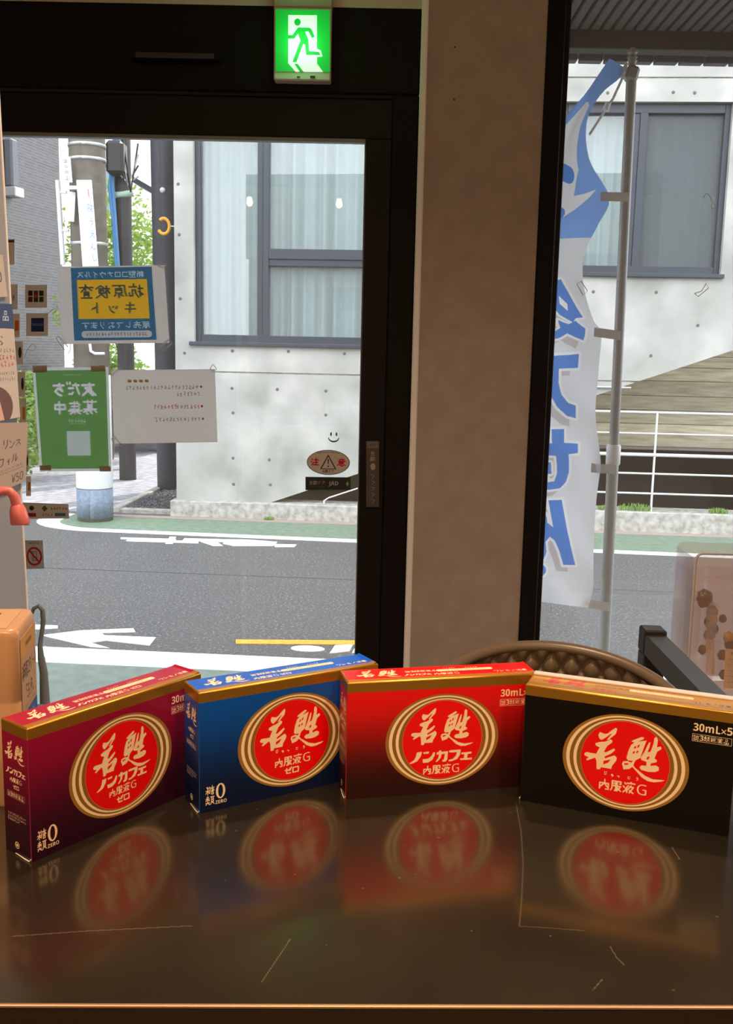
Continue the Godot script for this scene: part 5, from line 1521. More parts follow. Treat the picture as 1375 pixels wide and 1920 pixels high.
# ================================================================ chair behind the table
func build_chair() -> void:
	var c := thing("quilted_chair", "brown quilted leather chair with a rounded back behind the red carton", "chair", at(0.28, 0, -1.37))
	var leather := mat("brown_leather", rgb(104, 88, 72), 0.36)
	var radius := 0.18
	var nt := 264
	var nh := 80
	var height := func(t: float) -> float: return 0.813 - 0.045 * (1.0 - cos(t))
	var inner := func(i: int, j: int) -> Vector3:
		var t := lerpf(-1.45, 1.45, float(i) / nt)
		var y := lerpf(0.48, height.call(t), float(j) / nh)
		var s := t * radius / 0.0165
		var q := y / 0.0245
		var puff := pow(absf(sin((s + q) * PI / 2.0)) * absf(sin((s - q) * PI / 2.0)), 0.45) * 0.011
		var fade := clampf((height.call(t) - y) / 0.006, 0.0, 1.0)
		var r := radius - puff * fade - 0.010 * (1.0 - fade)
		return Vector3(sin(t) * r, y, -cos(t) * r)
	var st := begin()
	st.set_smooth_group(0)
	for i in nt:
		for j in nh:
			face(st, [inner.call(i, j), inner.call(i + 1, j), inner.call(i + 1, j + 1), inner.call(i, j + 1)])
	part("quilted_back", done(st), leather, c)
	st = begin()
	st.set_smooth_group(0)
	for i in nt:
		for j in 6:
			var q := []
			for k in [[i + 1, j], [i, j], [i, j + 1], [i + 1, j + 1]]:
				var t := lerpf(-1.45, 1.45, float(k[0]) / nt)
				q.append(Vector3(sin(t) * (radius + 0.022), lerpf(0.50, height.call(t), k[1] / 6.0), -cos(t) * (radius + 0.022)))
			face(st, q)
	part("back_shell", done(st), leather, c)
	var rim := []
	for i in 49:
		var t := lerpf(-1.45, 1.45, i / 48.0)
		rim.append(Vector3(sin(t) * (radius + 0.010), height.call(t), -cos(t) * (radius + 0.010)))
	rim.push_front(Vector3(rim[0].x, 0.50, rim[0].z))
	rim.append(Vector3(rim[-1].x, 0.50, rim[-1].z))
	part("rim", tube(rim, 0.0105, 12), leather, c)
	part("seat", lathe([Vector2(0.0, 0.44), Vector2(0.15, 0.44), Vector2(0.168, 0.46), Vector2(0.168, 0.50), Vector2(0.15, 0.525), Vector2(0.0, 0.53)], 36), leather, c)
	for a in [45, 135, 225, 315]:
		var d := Vector3(sin(deg_to_rad(a)), 0, cos(deg_to_rad(a)))
		part("leg", tube([d * 0.18, d * 0.12 + Vector3(0, 0.44, 0)], [0.011, 0.015], 12), mats.dark_steel, c)


# ================================================================ black frame and clear case at the right
func build_rack() -> void:
	var r := thing("tube_rack", "black square-tube frame with an open top bar at the right", "rack")
	var black := mat("frame_black", rgb(52, 52, 52), 0.38, 0.1)
	var x0 := 0.4985
	var x1 := 1.10
	for x in [x0, x1]:
		for z in [-1.75, -1.20]:
			part("post", span(Vector3(x, 0.0, z - 0.0195), Vector3(x + 0.039, 0.751, z + 0.0195), 0.002), black, r)
		part("top_bar", span(Vector3(x, 0.751, -1.730), Vector3(x + 0.039, 0.789, -1.18), 0.002), black, r)
		part("bar_end", span(Vector3(x - 0.001, 0.751, -1.770), Vector3(x + 0.040, 0.797, -1.730), 0.003), mats.dark_steel, r)
		part("low_bar", span(Vector3(x, 0.22, -1.730), Vector3(x + 0.039, 0.25, -1.22), 0.002), black, r)
	part("cross_bar", span(Vector3(x0 + 0.039, 0.22, -1.215), Vector3(x1, 0.25, -1.185), 0.002), black, r)
	part("cross_bar", span(Vector3(x0 + 0.039, 0.22, -1.765), Vector3(x1, 0.25, -1.735), 0.002), black, r)
	part("shelf", span(Vector3(x0 + 0.002, 0.25, -1.76), Vector3(x1 + 0.037, 0.262, -1.19), 0.002), mats.dark_steel, r)

	var s := thing("display_plinth", "pale plinth behind the black frame under the clear case", "plinth")
	part("body", span(Vector3(0.635, 0.040, -2.286), Vector3(1.270, 0.492, -1.880), 0.004), mats.white_trim, s)
	part("top", span(Vector3(0.622, 0.492, -2.299), Vector3(1.283, 0.518, -1.867), 0.004), mats.white_trim, s)
	part("base", span(Vector3(0.648, 0.000, -2.273), Vector3(1.257, 0.040, -1.905)), mats.dark_steel, s)

	# clear case with a divider, rounded rim
	var c := thing("clear_case", "clear plastic case of small dark trinkets behind the black frame", "case")
	var clear := mat("clear_plastic", Color(0.86, 0.74, 0.68, 0.17), 0.12)
	clear.transparency = BaseMaterial3D.TRANSPARENCY_ALPHA
	var a := Vector3(0.655, 0.519, -2.083)
	var b := Vector3(1.092, 0.896, -1.956)
	var w := 0.003
	part("front", slab(rounded(Vector2(a.x, a.y), Vector2(b.x, b.y), 0.014), b.z - w, b.z), clear, c)
	part("rear", slab(rounded(Vector2(a.x, a.y), Vector2(b.x, b.y), 0.014), a.z, a.z + w), clear, c)
	part("side", span(Vector3(a.x, a.y + 0.012, a.z + w), Vector3(a.x + w, b.y - 0.012, b.z - w)), clear, c)
	part("side", span(Vector3(b.x - w, a.y + 0.012, a.z + w), Vector3(b.x, b.y - 0.012, b.z - w)), clear, c)
	part("base", span(Vector3(a.x + 0.012, a.y, a.z + w), Vector3(b.x - 0.012, a.y + w, b.z - w)), clear, c)
	part("divider", span(Vector3(0.706, a.y + 0.005, a.z + w), Vector3(0.709, 0.79, b.z - w)), clear, c)
	var lip := []
	for p in rounded(Vector2(a.x, a.y), Vector2(b.x, b.y), 0.014):
		lip.append(Vector3(p.x, p.y, b.z))
	lip.append(lip[0])
	part("rim", tube(lip, 0.0025, 6), mat("frosted_rim", rgb(196, 190, 184), 0.35), c)
	part("moulded_rib", span(Vector3(0.67, 0.866, b.z), Vector3(1.08, 0.871, b.z + 0.001)), clear, c)
	part("moulded_rib", span(Vector3(0.67, 0.846, b.z), Vector3(1.08, 0.850, b.z + 0.001)), clear, c)
	# two sleeves of trinkets standing in it, each with a price card and a few lumps of dark resin
	var tones := [rgb(34, 26, 24), rgb(84, 48, 30), rgb(58, 50, 50), rgb(196, 140, 52), rgb(110, 30, 32), rgb(28, 28, 32)]
	var packs := [
		{"label": "clear sleeve of dark trinkets left of the divider in the clear case", "lo": 0.668, "hi": 0.702, "card": [Vector3(0.7086, 0.6324, -2), Vector3(0.7266, 0.6305, -2), Vector3(0.7209, 0.7045, -2), Vector3(0.7041, 0.7064, -2)], "lumps": [[Vector3(0.7012, 0.7882, -2.02), 0.017, 2], [Vector3(0.719, 0.7587, -2.02), 0.012, 0], [Vector3(0.7199, 0.7476, -2.01), 0.008, 3], [Vector3(0.7162, 0.7378, -2.02), 0.012, 5], [Vector3(0.7239, 0.7241, -2.02), 0.011, 0], [Vector3(0.7172, 0.7101, -2.02), 0.012, 5], [Vector3(0.7051, 0.6772, -2.02), 0.009, 1]]},
		{"label": "clear sleeve of amber and dark trinkets right of the divider in the clear case", "lo": 0.712, "hi": 0.790, "card": [Vector3(0.748, 0.6007, -2), Vector3(0.7828, 0.5992, -2), Vector3(0.778, 0.6851, -2), Vector3(0.7457, 0.6866, -2)], "lumps": [[Vector3(0.7591, 0.7041, -2.02), 0.012, 3], [Vector3(0.7646, 0.6914, -2.02), 0.014, 5], [Vector3(0.7475, 0.6665, -2.02), 0.010, 4], [Vector3(0.7531, 0.6233, -2.02), 0.009, 2], [Vector3(0.7424, 0.7454, -2.02), 0.008, 1], [Vector3(0.7854, 0.7117, -2.02), 0.014, 0]]},
	]
	for k in packs:
		var q := thing("trinket_pack", k.label, "trinket pack", Transform3D(), "trinket packs in the clear case")
		part("sleeve", span(Vector3(k.lo, 0.5225, -2.040), Vector3(k.hi, 0.850, -2.039)), clear, q)
		part("sleeve_foot", span(Vector3(k.lo, 0.5221, -2.040), Vector3(k.hi, 0.5235, -1.995)), clear, q)
		var card := picture(96, 220, rgb(226, 190, 146))
		ink_text(card, "ス", 30, 14, 24, 3, rgb(110, 90, 70))
		for i in 5:
			ink_scribble(card, 18, 52 + 32 * i, 50, 10, rgb(96, 74, 56), 90 + i)
			card.fill_rect(Rect2i(0, 70 + 32 * i, 96, 1), rgb(190, 150, 110))
		part("price_card", sheet(k.card[0], k.card[1], k.card[2], k.card[3], 0.0006), print_material("price_card_print", card), q, Transform3D(), "cream price card")
		for i in k.lumps.size():
			part("trinket", lump(k.lumps[i][1], 80 + i), mat("trinket_%d" % k.lumps[i][2], tones[k.lumps[i][2]], 0.3), q, move(k.lumps[i][0]))


func lump(size: float, seed_: int) -> ArrayMesh:
	var n := FastNoiseLite.new()
	n.seed = seed_
	n.frequency = 1.1
	var st := begin()
	st.set_smooth_group(0)
	var p := func(i: int, j: int) -> Vector3:
		var t := TAU * (i % 22) / 22.0
		var f := PI * j / 14.0
		var d := Vector3(sin(f) * cos(t), cos(f), sin(f) * sin(t))
		return d * size * (1.0 + 0.3 * n.get_noise_3d(d.x, d.y, d.z)) * Vector3(1, 1.15, 0.7)
	for i in 22:
		for j in 14:
			face(st, [p.call(i, j), p.call(i, j + 1), p.call(i + 1, j + 1), p.call(i + 1, j)])
	return done(st)


# ================================================================ white stand, bottle and hook at the left
func build_left_stand() -> void:
	var s := thing("display_stand", "tall white display stand at the left edge of the picture", "display stand", Transform3D(Basis(Vector3.BACK, 0.0208), Vector3(-0.484, 0, 0)))
	var white := mat("stand_white", rgb(152, 152, 154), 0.5)
	part("side_panel", span(Vector3(-0.022, 0.0, -1.41), Vector3(-0.002, 1.70, -0.86), 0.002), white, s)
	part("edge_strip", span(Vector3(-0.0235, 0.0, -1.4135), Vector3(-0.0005, 1.70, -1.4095), 0.001), mats.white_trim, s)
	part("rear_panel", span(Vector3(-0.52, 0.0, -1.40), Vector3(-0.022, 1.70, -1.385)), white, s)
	for y in [0.3, 0.65, 1.0, 1.35, 1.68]:
		part("shelf", span(Vector3(-0.52, y, -1.385), Vector3(-0.022, y + 0.018, -0.88), 0.001), white, s)
	# cards pinned to its side
	var c1 := picture(200, 360, rgb(214, 200, 186))
	c1.fill_rect(Rect2i(0, 0, 200, 78), rgb(46, 62, 108))
	ink_text(c1, "品", 150, 20, 34, 4, rgb(190, 200, 226))
	ink_text(c1, "お", 120, 96, 34, 3.5, rgb(90, 84, 80))
	ink_scribble(c1, 60, 140, 130, 12, rgb(120, 110, 104), 31)
	ink_scribble(c1, 40, 160, 150, 14, rgb(196, 74, 66), 32)
	ink_scribble(c1, 60, 182, 130, 14, rgb(196, 74, 66), 33)
	ink_scribble(c1, 40, 212, 150, 9, rgb(110, 100, 96), 34)
	ink_scribble(c1, 80, 230, 110, 9, rgb(110, 100, 96), 35)
	c1.fill_rect(Rect2i(0, 248, 200, 112), rgb(216, 204, 192))
	ink_ring(c1, Vector2(96, 318), 76, 66, rgb(112, 70, 54))
	ink(c1, PackedVector2Array([Vector2(60, 300), Vector2(120, 296), Vector2(134, 360), Vector2(40, 360)]), rgb(232, 190, 164))
	single("notice_card", sheet(Vector3(-0.5075, 1.179, -1.2334), Vector3(-0.5075, 1.1792, -1.4157), Vector3(-0.5108, 1.3376, -1.4088), Vector3(-0.5107, 1.333, -1.2576), 0.0006), print_material("notice_card_print", c1), "card with blue heading and a brown-haired figure on the white stand", "card")
	var c2 := picture(260, 280, rgb(190, 166, 146))
	var dark := rgb(74, 62, 56)
	ink_text(c2, "マ" if strokes.has("マ") else "フ", 14, 70, 46, 4, dark, 0.8)
	ink_text(c2, "イナス・リンス", 16, 62, 38, 3.5, dark, 0.8, 1.0)
	ink_text(c2, "リフィル", 82, 128, 44, 4, dark, 0.75, 1.0)
	ink_scribble(c2, 40, 186, 200, 8, dark, 36)
	ink_scribble(c2, 20, 200, 220, 8, dark, 37)
	ink_latin(c2, "¥50", 186, 224, 40, dark, 0.7, false)
	ink_scribble(c2, 30, 240, 90, 22, dark, 38)
	single("price_card", sheet(Vector3(-0.5035, 1.0822, -1.2134), Vector3(-0.5036, 1.0867, -1.4174), Vector3(-0.5053, 1.1699, -1.4415), Vector3(-0.5056, 1.1833, -1.2292), 0.0006), print_material("rinse_card_print", c2), "tan handwritten refill price card on the white stand", "price card")
	var c3 := picture(160, 160, rgb(206, 190, 176))
	ink_latin(c3, "30", 96, 60, 44, dark, 0.8, false)
	single("price_card", sheet(Vector3(-0.5108, 1.3357, -1.258), Vector3(-0.511, 1.3469, -1.392), Vector3(-0.5121, 1.4019, -1.3828), Vector3(-0.512, 1.3962, -1.2675), 0.0006), print_material("upper_card_print", c3), "upper tan price card at the edge of the picture", "price card")
	# the pink hook hung on the panel's front
	var h := thing("pink_hook", "pink plastic hook hanging from the white stand", "hook")
	var pink := mat("pink_plastic", rgb(224, 122, 120), 0.35)
	part("arm", tube([Vector3(-0.5104, 1.0796, -1.2747), Vector3(-0.4907, 1.0908, -1.2395), Vector3(-0.4768, 1.0955, -1.2573), Vector3(-0.4668, 1.0952, -1.2563), Vector3(-0.4616, 1.0874, -1.2584), Vector3(-0.4582, 1.069, -1.2606)], [0.006, 0.006, 0.006, 0.006, 0.0065, 0.007], 10), pink, h)
	part("grip", tube([Vector3(-0.4604, 1.0758, -1.2614), Vector3(-0.4583, 1.0706, -1.2589), Vector3(-0.4559, 1.0536, -1.2604), Vector3(-0.4558, 1.0502, -1.2598)], [0.008, 0.0105, 0.0125, 0.011], 12), pink, h)

	# bottle of disinfectant on the table
	var b := thing("disinfectant_bottle", "beige plastic bottle of disinfectant with a printed label behind the plum carton", "bottle", at(-0.2695, TABLE, -0.636, 0.13))
	var shell := mat("bottle_beige", rgb(190, 150, 112), 0.28)
	shell.subsurf_scatter_enabled = true
	shell.subsurf_scatter_strength = 0.1
	var hx := 0.040
	var hz := 0.029
	var rings := []
	for q in [[0.0, 0.96, 0.007], [0.003, 1.0, 0.008], [0.070, 1.0, 0.008], [0.0712, 0.988, 0.008], [0.0724, 1.0, 0.008], [0.1135, 1.0, 0.008], [0.1175, 0.985, 0.008], [0.1195, 0.96, 0.008], [0.120, 0.93, 0.008]]:
		var ring := []
		for p in rounded(Vector2(-hx, -hz) * q[1], Vector2(hx, hz) * q[1], q[2], 5):
			ring.append(Vector3(p.x, q[0], p.y))
		rings.append(ring)
	var st := begin()
	st.set_smooth_group(0)
	for j in range(rings.size() - 1):
		for i in rings[j].size():
			var n: int = (i + 1) % rings[j].size()
			face(st, [rings[j][n], rings[j][i], rings[j + 1][i], rings[j + 1][n]])
	st.set_smooth_group(-1)
	var lid: Array = rings[-1].duplicate()
	lid.reverse()
	face(st, lid)
	part("shell", done(st), shell, b)
	var im := picture(360, 700, rgb(184, 148, 118))
	im.fill_rect(Rect2i(0, 0, 360, 90), rgb(196, 150, 82))
	ink_line(im, [Vector2(120, 46), Vector2(250, 46)], 22, rgb(140, 96, 44))
	ink_text(im, "消毒用エタノール", 12, 120, 78, 8, rgb(66, 46, 40), 0.54, 1.04)
	ink_text(im, "「ヨシダ」" if strokes.has("ダ") else "「ヨシタ」", 72, 220, 84, 8, rgb(66, 46, 40), 0.52, 1.04)
	ink_scribble(im, 60, 318, 240, 14, rgb(120, 92, 74), 61)
	im.fill_rect(Rect2i(0, 345, 360, 84), rgb(50, 84, 150))
	ink_scribble(im, 70, 372, 220, 24, rgb(120, 150, 200), 62)
	im.fill_rect(Rect2i(150, 429, 210, 271), rgb(190, 146, 84))
	ink_frame(im, Rect2(210, 490, 120, 80), 6, rgb(220, 70, 54))
	ink_text(im, "危", 240, 500, 58, 7, rgb(220, 70, 54))
	ink_frame(im, Rect2(40, 445, 60, 66), 4, rgb(96, 66, 44))
	for i in 6:
		ink_text(im, ["用", "消", "毒", "品", "中", "意"][i], 70, 530 + 30 * i, 28, 4, rgb(80, 56, 44))
	part("label", sheet(Vector3(hx + 0.0001, 0.006, hz - 0.007), Vector3(hx + 0.0001, 0.006, -hz + 0.007), Vector3(hx + 0.0001, 0.112, -hz + 0.007), Vector3(hx + 0.0001, 0.112, hz - 0.007), 0.0003), print_material("bottle_label_print", im, 0.75), b, Transform3D(), "printed label with a blue stripe")
	var tp := picture(256, 180, rgb(196, 158, 124))
	ink_text(tp, "消毒用", 40, 30, 56, 8, rgb(66, 50, 42))
	ink_text(tp, "エタ", 110, 104, 52, 7, rgb(66, 50, 42))
	part("cap_print", sheet(Vector3(-hx * 0.8, 0.1201, hz * 0.8), Vector3(hx * 0.8, 0.1201, hz * 0.8), Vector3(hx * 0.8, 0.1201, -hz * 0.8), Vector3(-hx * 0.8, 0.1201, -hz * 0.8), 0.0002), print_material("bottle_top_print", tp, 0.3), b)

	# hooked umbrella standing behind the stand
	var u := thing("umbrella", "closed grey umbrella with a hooked handle behind the white stand", "umbrella")
	var grey := mat("umbrella_grey", rgb(122, 132, 134), 0.45)
	part("handle", tube([Vector3(-0.6173, 0.7972, -1.75), Vector3(-0.6141, 0.8063, -1.75), Vector3(-0.6051, 0.8116, -1.75), Vector3(-0.5976, 0.8037, -1.75), Vector3(-0.5972, 0.7826, -1.75), Vector3(-0.601, 0.7573, -1.75), Vector3(-0.6046, 0.7369, -1.75), Vector3(-0.6034, 0.7115, -1.75)], [0.003, 0.0035, 0.004, 0.0045, 0.0045, 0.004, 0.0045, 0.006], 10), grey, u)
	var up := Vector3(-0.6033, 0.7146, -1.75)
	part("canopy", tube([up, up + Vector3(0.004, -0.03, 0), up + Vector3(0.006, -0.3, 0), up + Vector3(0.008, -0.60, 0)], [0.0065, 0.0075, 0.016, 0.010], 12), grey, u)
	part("tip", tube([up + Vector3(0.008, -0.60, 0), Vector3(up.x + 0.009, 0.0, up.z)], [0.008, 0.003], 8), mats.dark_steel, u)


# ================================================================ papers and stickers on the door glass
func build_glass_papers() -> void:
	var paper := rgb(240, 238, 236)
	# antigen test poster, printed to be read from the street
	var a := picture(880, 648, paper)
	var blue := rgb(126, 172, 200)
	var pale := rgb(222, 236, 242)
	a.fill_rect(Rect2i(104, 12, 668, 608), blue)
	ink(a, PackedVector2Array(rounded(Vector2(148, 112), Vector2(728, 440), 8)), rgb(250, 222, 120))
	ink_text(a, "新型コロナウイルス", 176, 42, 56, 7, pale, 1.0, 1.10)
	var deep := rgb(132, 146, 150)
	ink_text(a, "抗原検査", 186, 152, 118, 12, deep, 1.0, 1.16)
	ink_text(a, "キ", 256, 296, 100, 11, deep)
	ink_text(a, "ッ", 398, 310, 84, 11, deep)
	ink_text(a, "ト", 540, 296, 100, 11, deep)
	ink_text(a, "販売しております", 152, 462, 62, 7, pale, 1.0, 1.13)
	ink(a, PackedVector2Array(rounded(Vector2(138, 540), Vector2(710, 598), 28)), rgb(228, 230, 234))
	ink_scribble(a, 176, 556, 490, 24, rgb(156, 158, 162), 21)
	single("antigen_poster", sheet(Vector3(-0.8208, 1.2859, -2.612), Vector3(-0.5376, 1.2947, -2.612), Vector3(-0.5492, 1.4923, -2.612), Vector3(-0.825, 1.4826, -2.612), 0.0003, true), print_material("antigen_poster_print", a, 0.7, 1.15), "blue and yellow test-kit poster taped to the door glass, seen from behind", "poster")
	# green poster; its code and mascot are left out
	var g := picture(580, 800, rgb(236, 238, 238))
	g.fill_rect(Rect2i(20, 20, 540, 760), rgb(164, 198, 150))
	var w := rgb(240, 236, 244)
	ink_scribble(g, 210, 50, 130, 10, w, 22)
	ink_text(g, "友", 108, 114, 104, 19, w)
	ink_text(g, "だ", 224, 114, 104, 17, w)
	ink_text(g, "ち", 340, 114, 104, 18, w)
	ink_text(g, "募", 104, 252, 108, 13, w)
	ink_text(g, "集", 220, 252, 108, 13, w)
	ink_text(g, "中", 338, 252, 104, 17, w)
	ink_scribble(g, 192, 394, 130, 24, w, 23)
	ink_scribble(g, 190, 426, 130, 8, w, 24)
	g.fill_rect(Rect2i(160, 488, 190, 190), rgb(222, 228, 226))
	single("friends_poster", sheet(Vector3(-0.8872, 0.9493, -2.612), Vector3(-0.6962, 0.955, -2.612), Vector3(-0.6992, 1.2292, -2.612), Vector3(-0.8983, 1.2222, -2.612), 0.0003, true), print_material("friends_poster_print", g, 0.6, 1.22), "green poster with two rows of white characters on the door glass", "poster")
	var tape := mat("brown_tape", rgb(176, 152, 104), 0.4)
	tape.backlight_enabled = true
	tape.backlight = Color(0.7, 0.7, 0.7)
	for q in [[Vector3(-0.8968, 1.2098, -2.6105), Vector3(-0.8602, 1.212, -2.6105), Vector3(-0.8597, 1.23, -2.6105), Vector3(-0.8976, 1.2278, -2.6105), "upper left"], [Vector3(-0.7439, 1.2159, -2.6105), Vector3(-0.706, 1.2181, -2.6105), Vector3(-0.7071, 1.2332, -2.6105), Vector3(-0.7449, 1.2311, -2.6105), "upper right"], [Vector3(-0.8866, 0.9524, -2.6105), Vector3(-0.8567, 0.9531, -2.6105), Vector3(-0.8577, 0.9673, -2.6105), Vector3(-0.8876, 0.9652, -2.6105), "lower left"], [Vector3(-0.7272, 0.9531, -2.6105), Vector3(-0.6973, 0.9538, -2.6105), Vector3(-0.6984, 0.968, -2.6105), Vector3(-0.7283, 0.9673, -2.6105), "lower right"]]:
		single("tape_strip", sheet(q[0], q[1], q[2], q[3], 0.0002), tape, "brown tape on the %s corner of the green poster" % q[4], "tape", Transform3D(), "tapes on the green poster")
	# white notice
	var n := picture(800, 560, paper)
	var ink_grey := rgb(188, 182, 178)
	for q in [[690, 132, 18, rgb(206, 130, 130)], [690, 282, 18, rgb(214, 120, 120)], [694, 378, 18, rgb(206, 130, 130)]]:
		ink_ring(n, Vector2(800 - q[0], q[1]), 9, 9, q[3])
	ink_scribble(n, 130, 122, 560, 26, ink_grey, 25)
	ink_scribble(n, 120, 174, 170, 26, ink_grey, 26)
	ink_scribble(n, 126, 270, 100, 26, rgb(224, 150, 146), 27)
	ink_scribble(n, 230, 270, 70, 26, ink_grey, 28)
	ink_scribble(n, 300, 270, 110, 26, rgb(224, 150, 146), 29)
	ink_scribble(n, 410, 270, 80, 26, ink_grey, 30)
	ink_scribble(n, 126, 366, 330, 26, ink_grey, 31)
	for i in 4:
		ink_ring(n, Vector2(528 + i * 44, 84), 16, 11, rgb(206, 182, 110))
		ink_line(n, [Vector2(516 + i * 44, 92), Vector2(540 + i * 44, 76)], 4, rgb(160, 148, 96))
	var corners := [Vector3(-0.6877, 1.0278, -2.612), Vector3(-0.4129, 1.0382, -2.612), Vector3(-0.4194, 1.2297, -2.612), Vector3(-0.6923, 1.2211, -2.612)]
	single("white_notice", sheet(corners[0], corners[1], corners[2], corners[3], 0.0003, true), print_material("white_notice_print", n, 0.7, 1.15), "plain white notice with faint reversed writing on the door glass", "notice")
	# payment stickers in two columns
	var tan_ := rgb(222, 208, 194)
	var stickers := [
		[[Vector3(-0.96, 1.4852, -2.612), Vector3(-0.9366, 1.4857, -2.612), Vector3(-0.9343, 1.5498, -2.612), Vector3(-0.9576, 1.5493, -2.612)], "credit sticker with a red line highest on the door glass", rgb(120, 50, 40), 0], [[Vector3(-0.9531, 1.372, -2.612), Vector3(-0.9323, 1.3724, -2.612), Vector3(-0.93, 1.4361, -2.612), Vector3(-0.9508, 1.4356, -2.612)], "tan sticker with dark script left of the multicoloured one", rgb(70, 66, 62), 1], [[Vector3(-0.9127, 1.3769, -2.612), Vector3(-0.8557, 1.3781, -2.612), Vector3(-0.8539, 1.4363, -2.612), Vector3(-0.9107, 1.4351, -2.612)], "tan payment sticker with two rows of coloured squares", rgb(60, 60, 60), 2],
		[[Vector3(-0.9515, 1.301, -2.612), Vector3(-0.9292, 1.3015, -2.612), Vector3(-0.9271, 1.3616, -2.612), Vector3(-0.9493, 1.3612, -2.612)], "tan payment sticker with an orange square", rgb(214, 128, 34), 3], [[Vector3(-0.9123, 1.3046, -2.612), Vector3(-0.8551, 1.3058, -2.612), Vector3(-0.8533, 1.3645, -2.612), Vector3(-0.9103, 1.3633, -2.612)], "tan payment sticker with a blue square", rgb(42, 66, 120), 4], [[Vector3(-0.9456, 1.2309, -2.612), Vector3(-0.9232, 1.2314, -2.612), Vector3(-0.9212, 1.2907, -2.612), Vector3(-0.9435, 1.2902, -2.612)], "tan sticker with a dark green mark below the orange one", rgb(60, 70, 50), 5],
		[[Vector3(-0.9402, 1.1462, -2.612), Vector3(-0.9205, 1.1466, -2.612), Vector3(-0.9182, 1.2121, -2.612), Vector3(-0.9379, 1.2117, -2.612)], "tan sticker with a thin dark mark beside the bush", rgb(70, 66, 62), 6], [[Vector3(-0.9373, 1.0676, -2.612), Vector3(-0.9203, 1.068, -2.612), Vector3(-0.9178, 1.1411, -2.612), Vector3(-0.9347, 1.1407, -2.612)], "tan sticker with a yellow mark beside the card on the stand", rgb(206, 160, 50), 7], [[Vector3(-0.9286, 0.9484, -2.612), Vector3(-0.9172, 0.9487, -2.612), Vector3(-0.9153, 1.0043, -2.612), Vector3(-0.9267, 1.0041, -2.612)], "narrow tan sticker left of the green poster's foot", rgb(90, 80, 74), 8], [[Vector3(-0.9265, 0.8823, -2.612), Vector3(-0.9137, 0.8826, -2.612), Vector3(-0.9119, 0.9359, -2.612), Vector3(-0.9247, 0.9356, -2.612)], "tan sticker with an amber mark above the strip of logos", rgb(180, 130, 60), 9],
	]
	for s in stickers:
		var im := picture(96, 104, tan_)
		match s[3]:
			0:
				im.fill_rect(Rect2i(0, 4, 96, 10), rgb(132, 44, 40))
				im.fill_rect(Rect2i(0, 30, 24, 46), rgb(90, 36, 30))
			1:
				ink_latin(im, "e", 40, 46, 20, s[2])
			2:
				for i in 3:
					im.fill_rect(Rect2i(14 + 24 * i, 26, 19, 24), [rgb(56, 60, 52), rgb(140, 60, 52), rgb(66, 74, 62)][i])
					im.fill_rect(Rect2i(14 + 24 * i, 54, 19, 24), [rgb(120, 50, 46), rgb(70, 70, 66), rgb(56, 84, 52)][i])
				im.fill_rect(Rect2i(38, 44, 19, 14), rgb(176, 84, 70))
			3, 7, 9:
				im.fill_rect(Rect2i(40, 30, 44, 46), s[2])
			4:
				im.fill_rect(Rect2i(22, 22, 56, 62), s[2])
				im.fill_rect(Rect2i(26, 46, 50, 12), rgb(96, 120, 160))
			_:
				ink_ring(im, Vector2(62, 50), 18, 26, s[2])
		var q: Array = s[0]
		single("payment_sticker", sheet(q[0], q[1], q[2], q[3], 0.0003), print_material("payment_sticker_%d" % s[3], im, 0.5, 0.9), s[1], "sticker", Transform3D(), "payment stickers on the door glass")
	var strip := picture(320, 112, rgb(210, 196, 182))
	ink_ring(strip, Vector2(70, 36), 16, 16, rgb(60, 60, 56))
	ink(strip, PackedVector2Array([Vector2(158, 14), Vector2(180, 36), Vector2(158, 58), Vector2(136, 36)]), rgb(106, 122, 40))
	ink_scribble(strip, 200, 26, 48, 18, rgb(92, 84, 80), 41)
	ink_scribble(strip, 256, 26, 48, 18, rgb(140, 80, 74), 42)
	strip.fill_rect(Rect2i(20, 70, 80, 26), rgb(166, 44, 50))
	ink_scribble(strip, 140, 74, 70, 18, rgb(110, 120, 124), 43)
	strip.fill_rect(Rect2i(226, 70, 70, 24), rgb(92, 128, 150))
	single("logo_strip", sheet(Vector3(-0.9416, 0.8197, -2.612), Vector3(-0.8122, 0.8241, -2.612), Vector3(-0.814, 0.8632, -2.612), Vector3(-0.94, 0.8647, -2.612), 0.0003), print_material("logo_strip_print", strip, 0.5, 0.9), "long tan sticker with small coloured marks below the green poster", "sticker")
	var no := picture(160, 200, rgb(196, 188, 184))
	ink_scribble(no, 30, 12, 100, 16, rgb(84, 76, 74), 44)
	ink_ring(no, Vector2(80, 112), 66, 66, rgb(186, 40, 44))
	ink_ring(no, Vector2(80, 112), 52, 52, rgb(196, 188, 184))
	ink_frame(no, Rect2(60, 76, 44, 66), 5, rgb(110, 104, 102))
	ink_line(no, [Vector2(74, 76), Vector2(74, 130)], 4, rgb(110, 104, 102))
	ink_line(no, [Vector2(36, 68), Vector2(124, 156)], 14, rgb(186, 40, 44))
	single("prohibition_sticker", sheet(Vector3(-0.9347, 0.6821, -2.612), Vector3(-0.884, 0.6847, -2.612), Vector3(-0.8859, 0.7626, -2.612), Vector3(-0.9349, 0.7615, -2.612), 0.0003), print_material("prohibition_sticker_print", no, 0.5, 0.9), "sticker with a red prohibition ring low on the door glass", "sticker")
	# caution oval
	var o := thing("caution_sticker", "oval caution sticker with a warning triangle on the door glass", "sticker", move(Vector3(-0.1181, 0.9907, -2.612)))
	var ow: float = (Vector3(-0.0614, 0.992, -2.612) - Vector3(-0.1762, 0.9895, -2.612)).x
	var oh: float = (Vector3(-0.1186, 1.0248, -2.612) - Vector3(-0.1176, 0.958, -2.612)).y
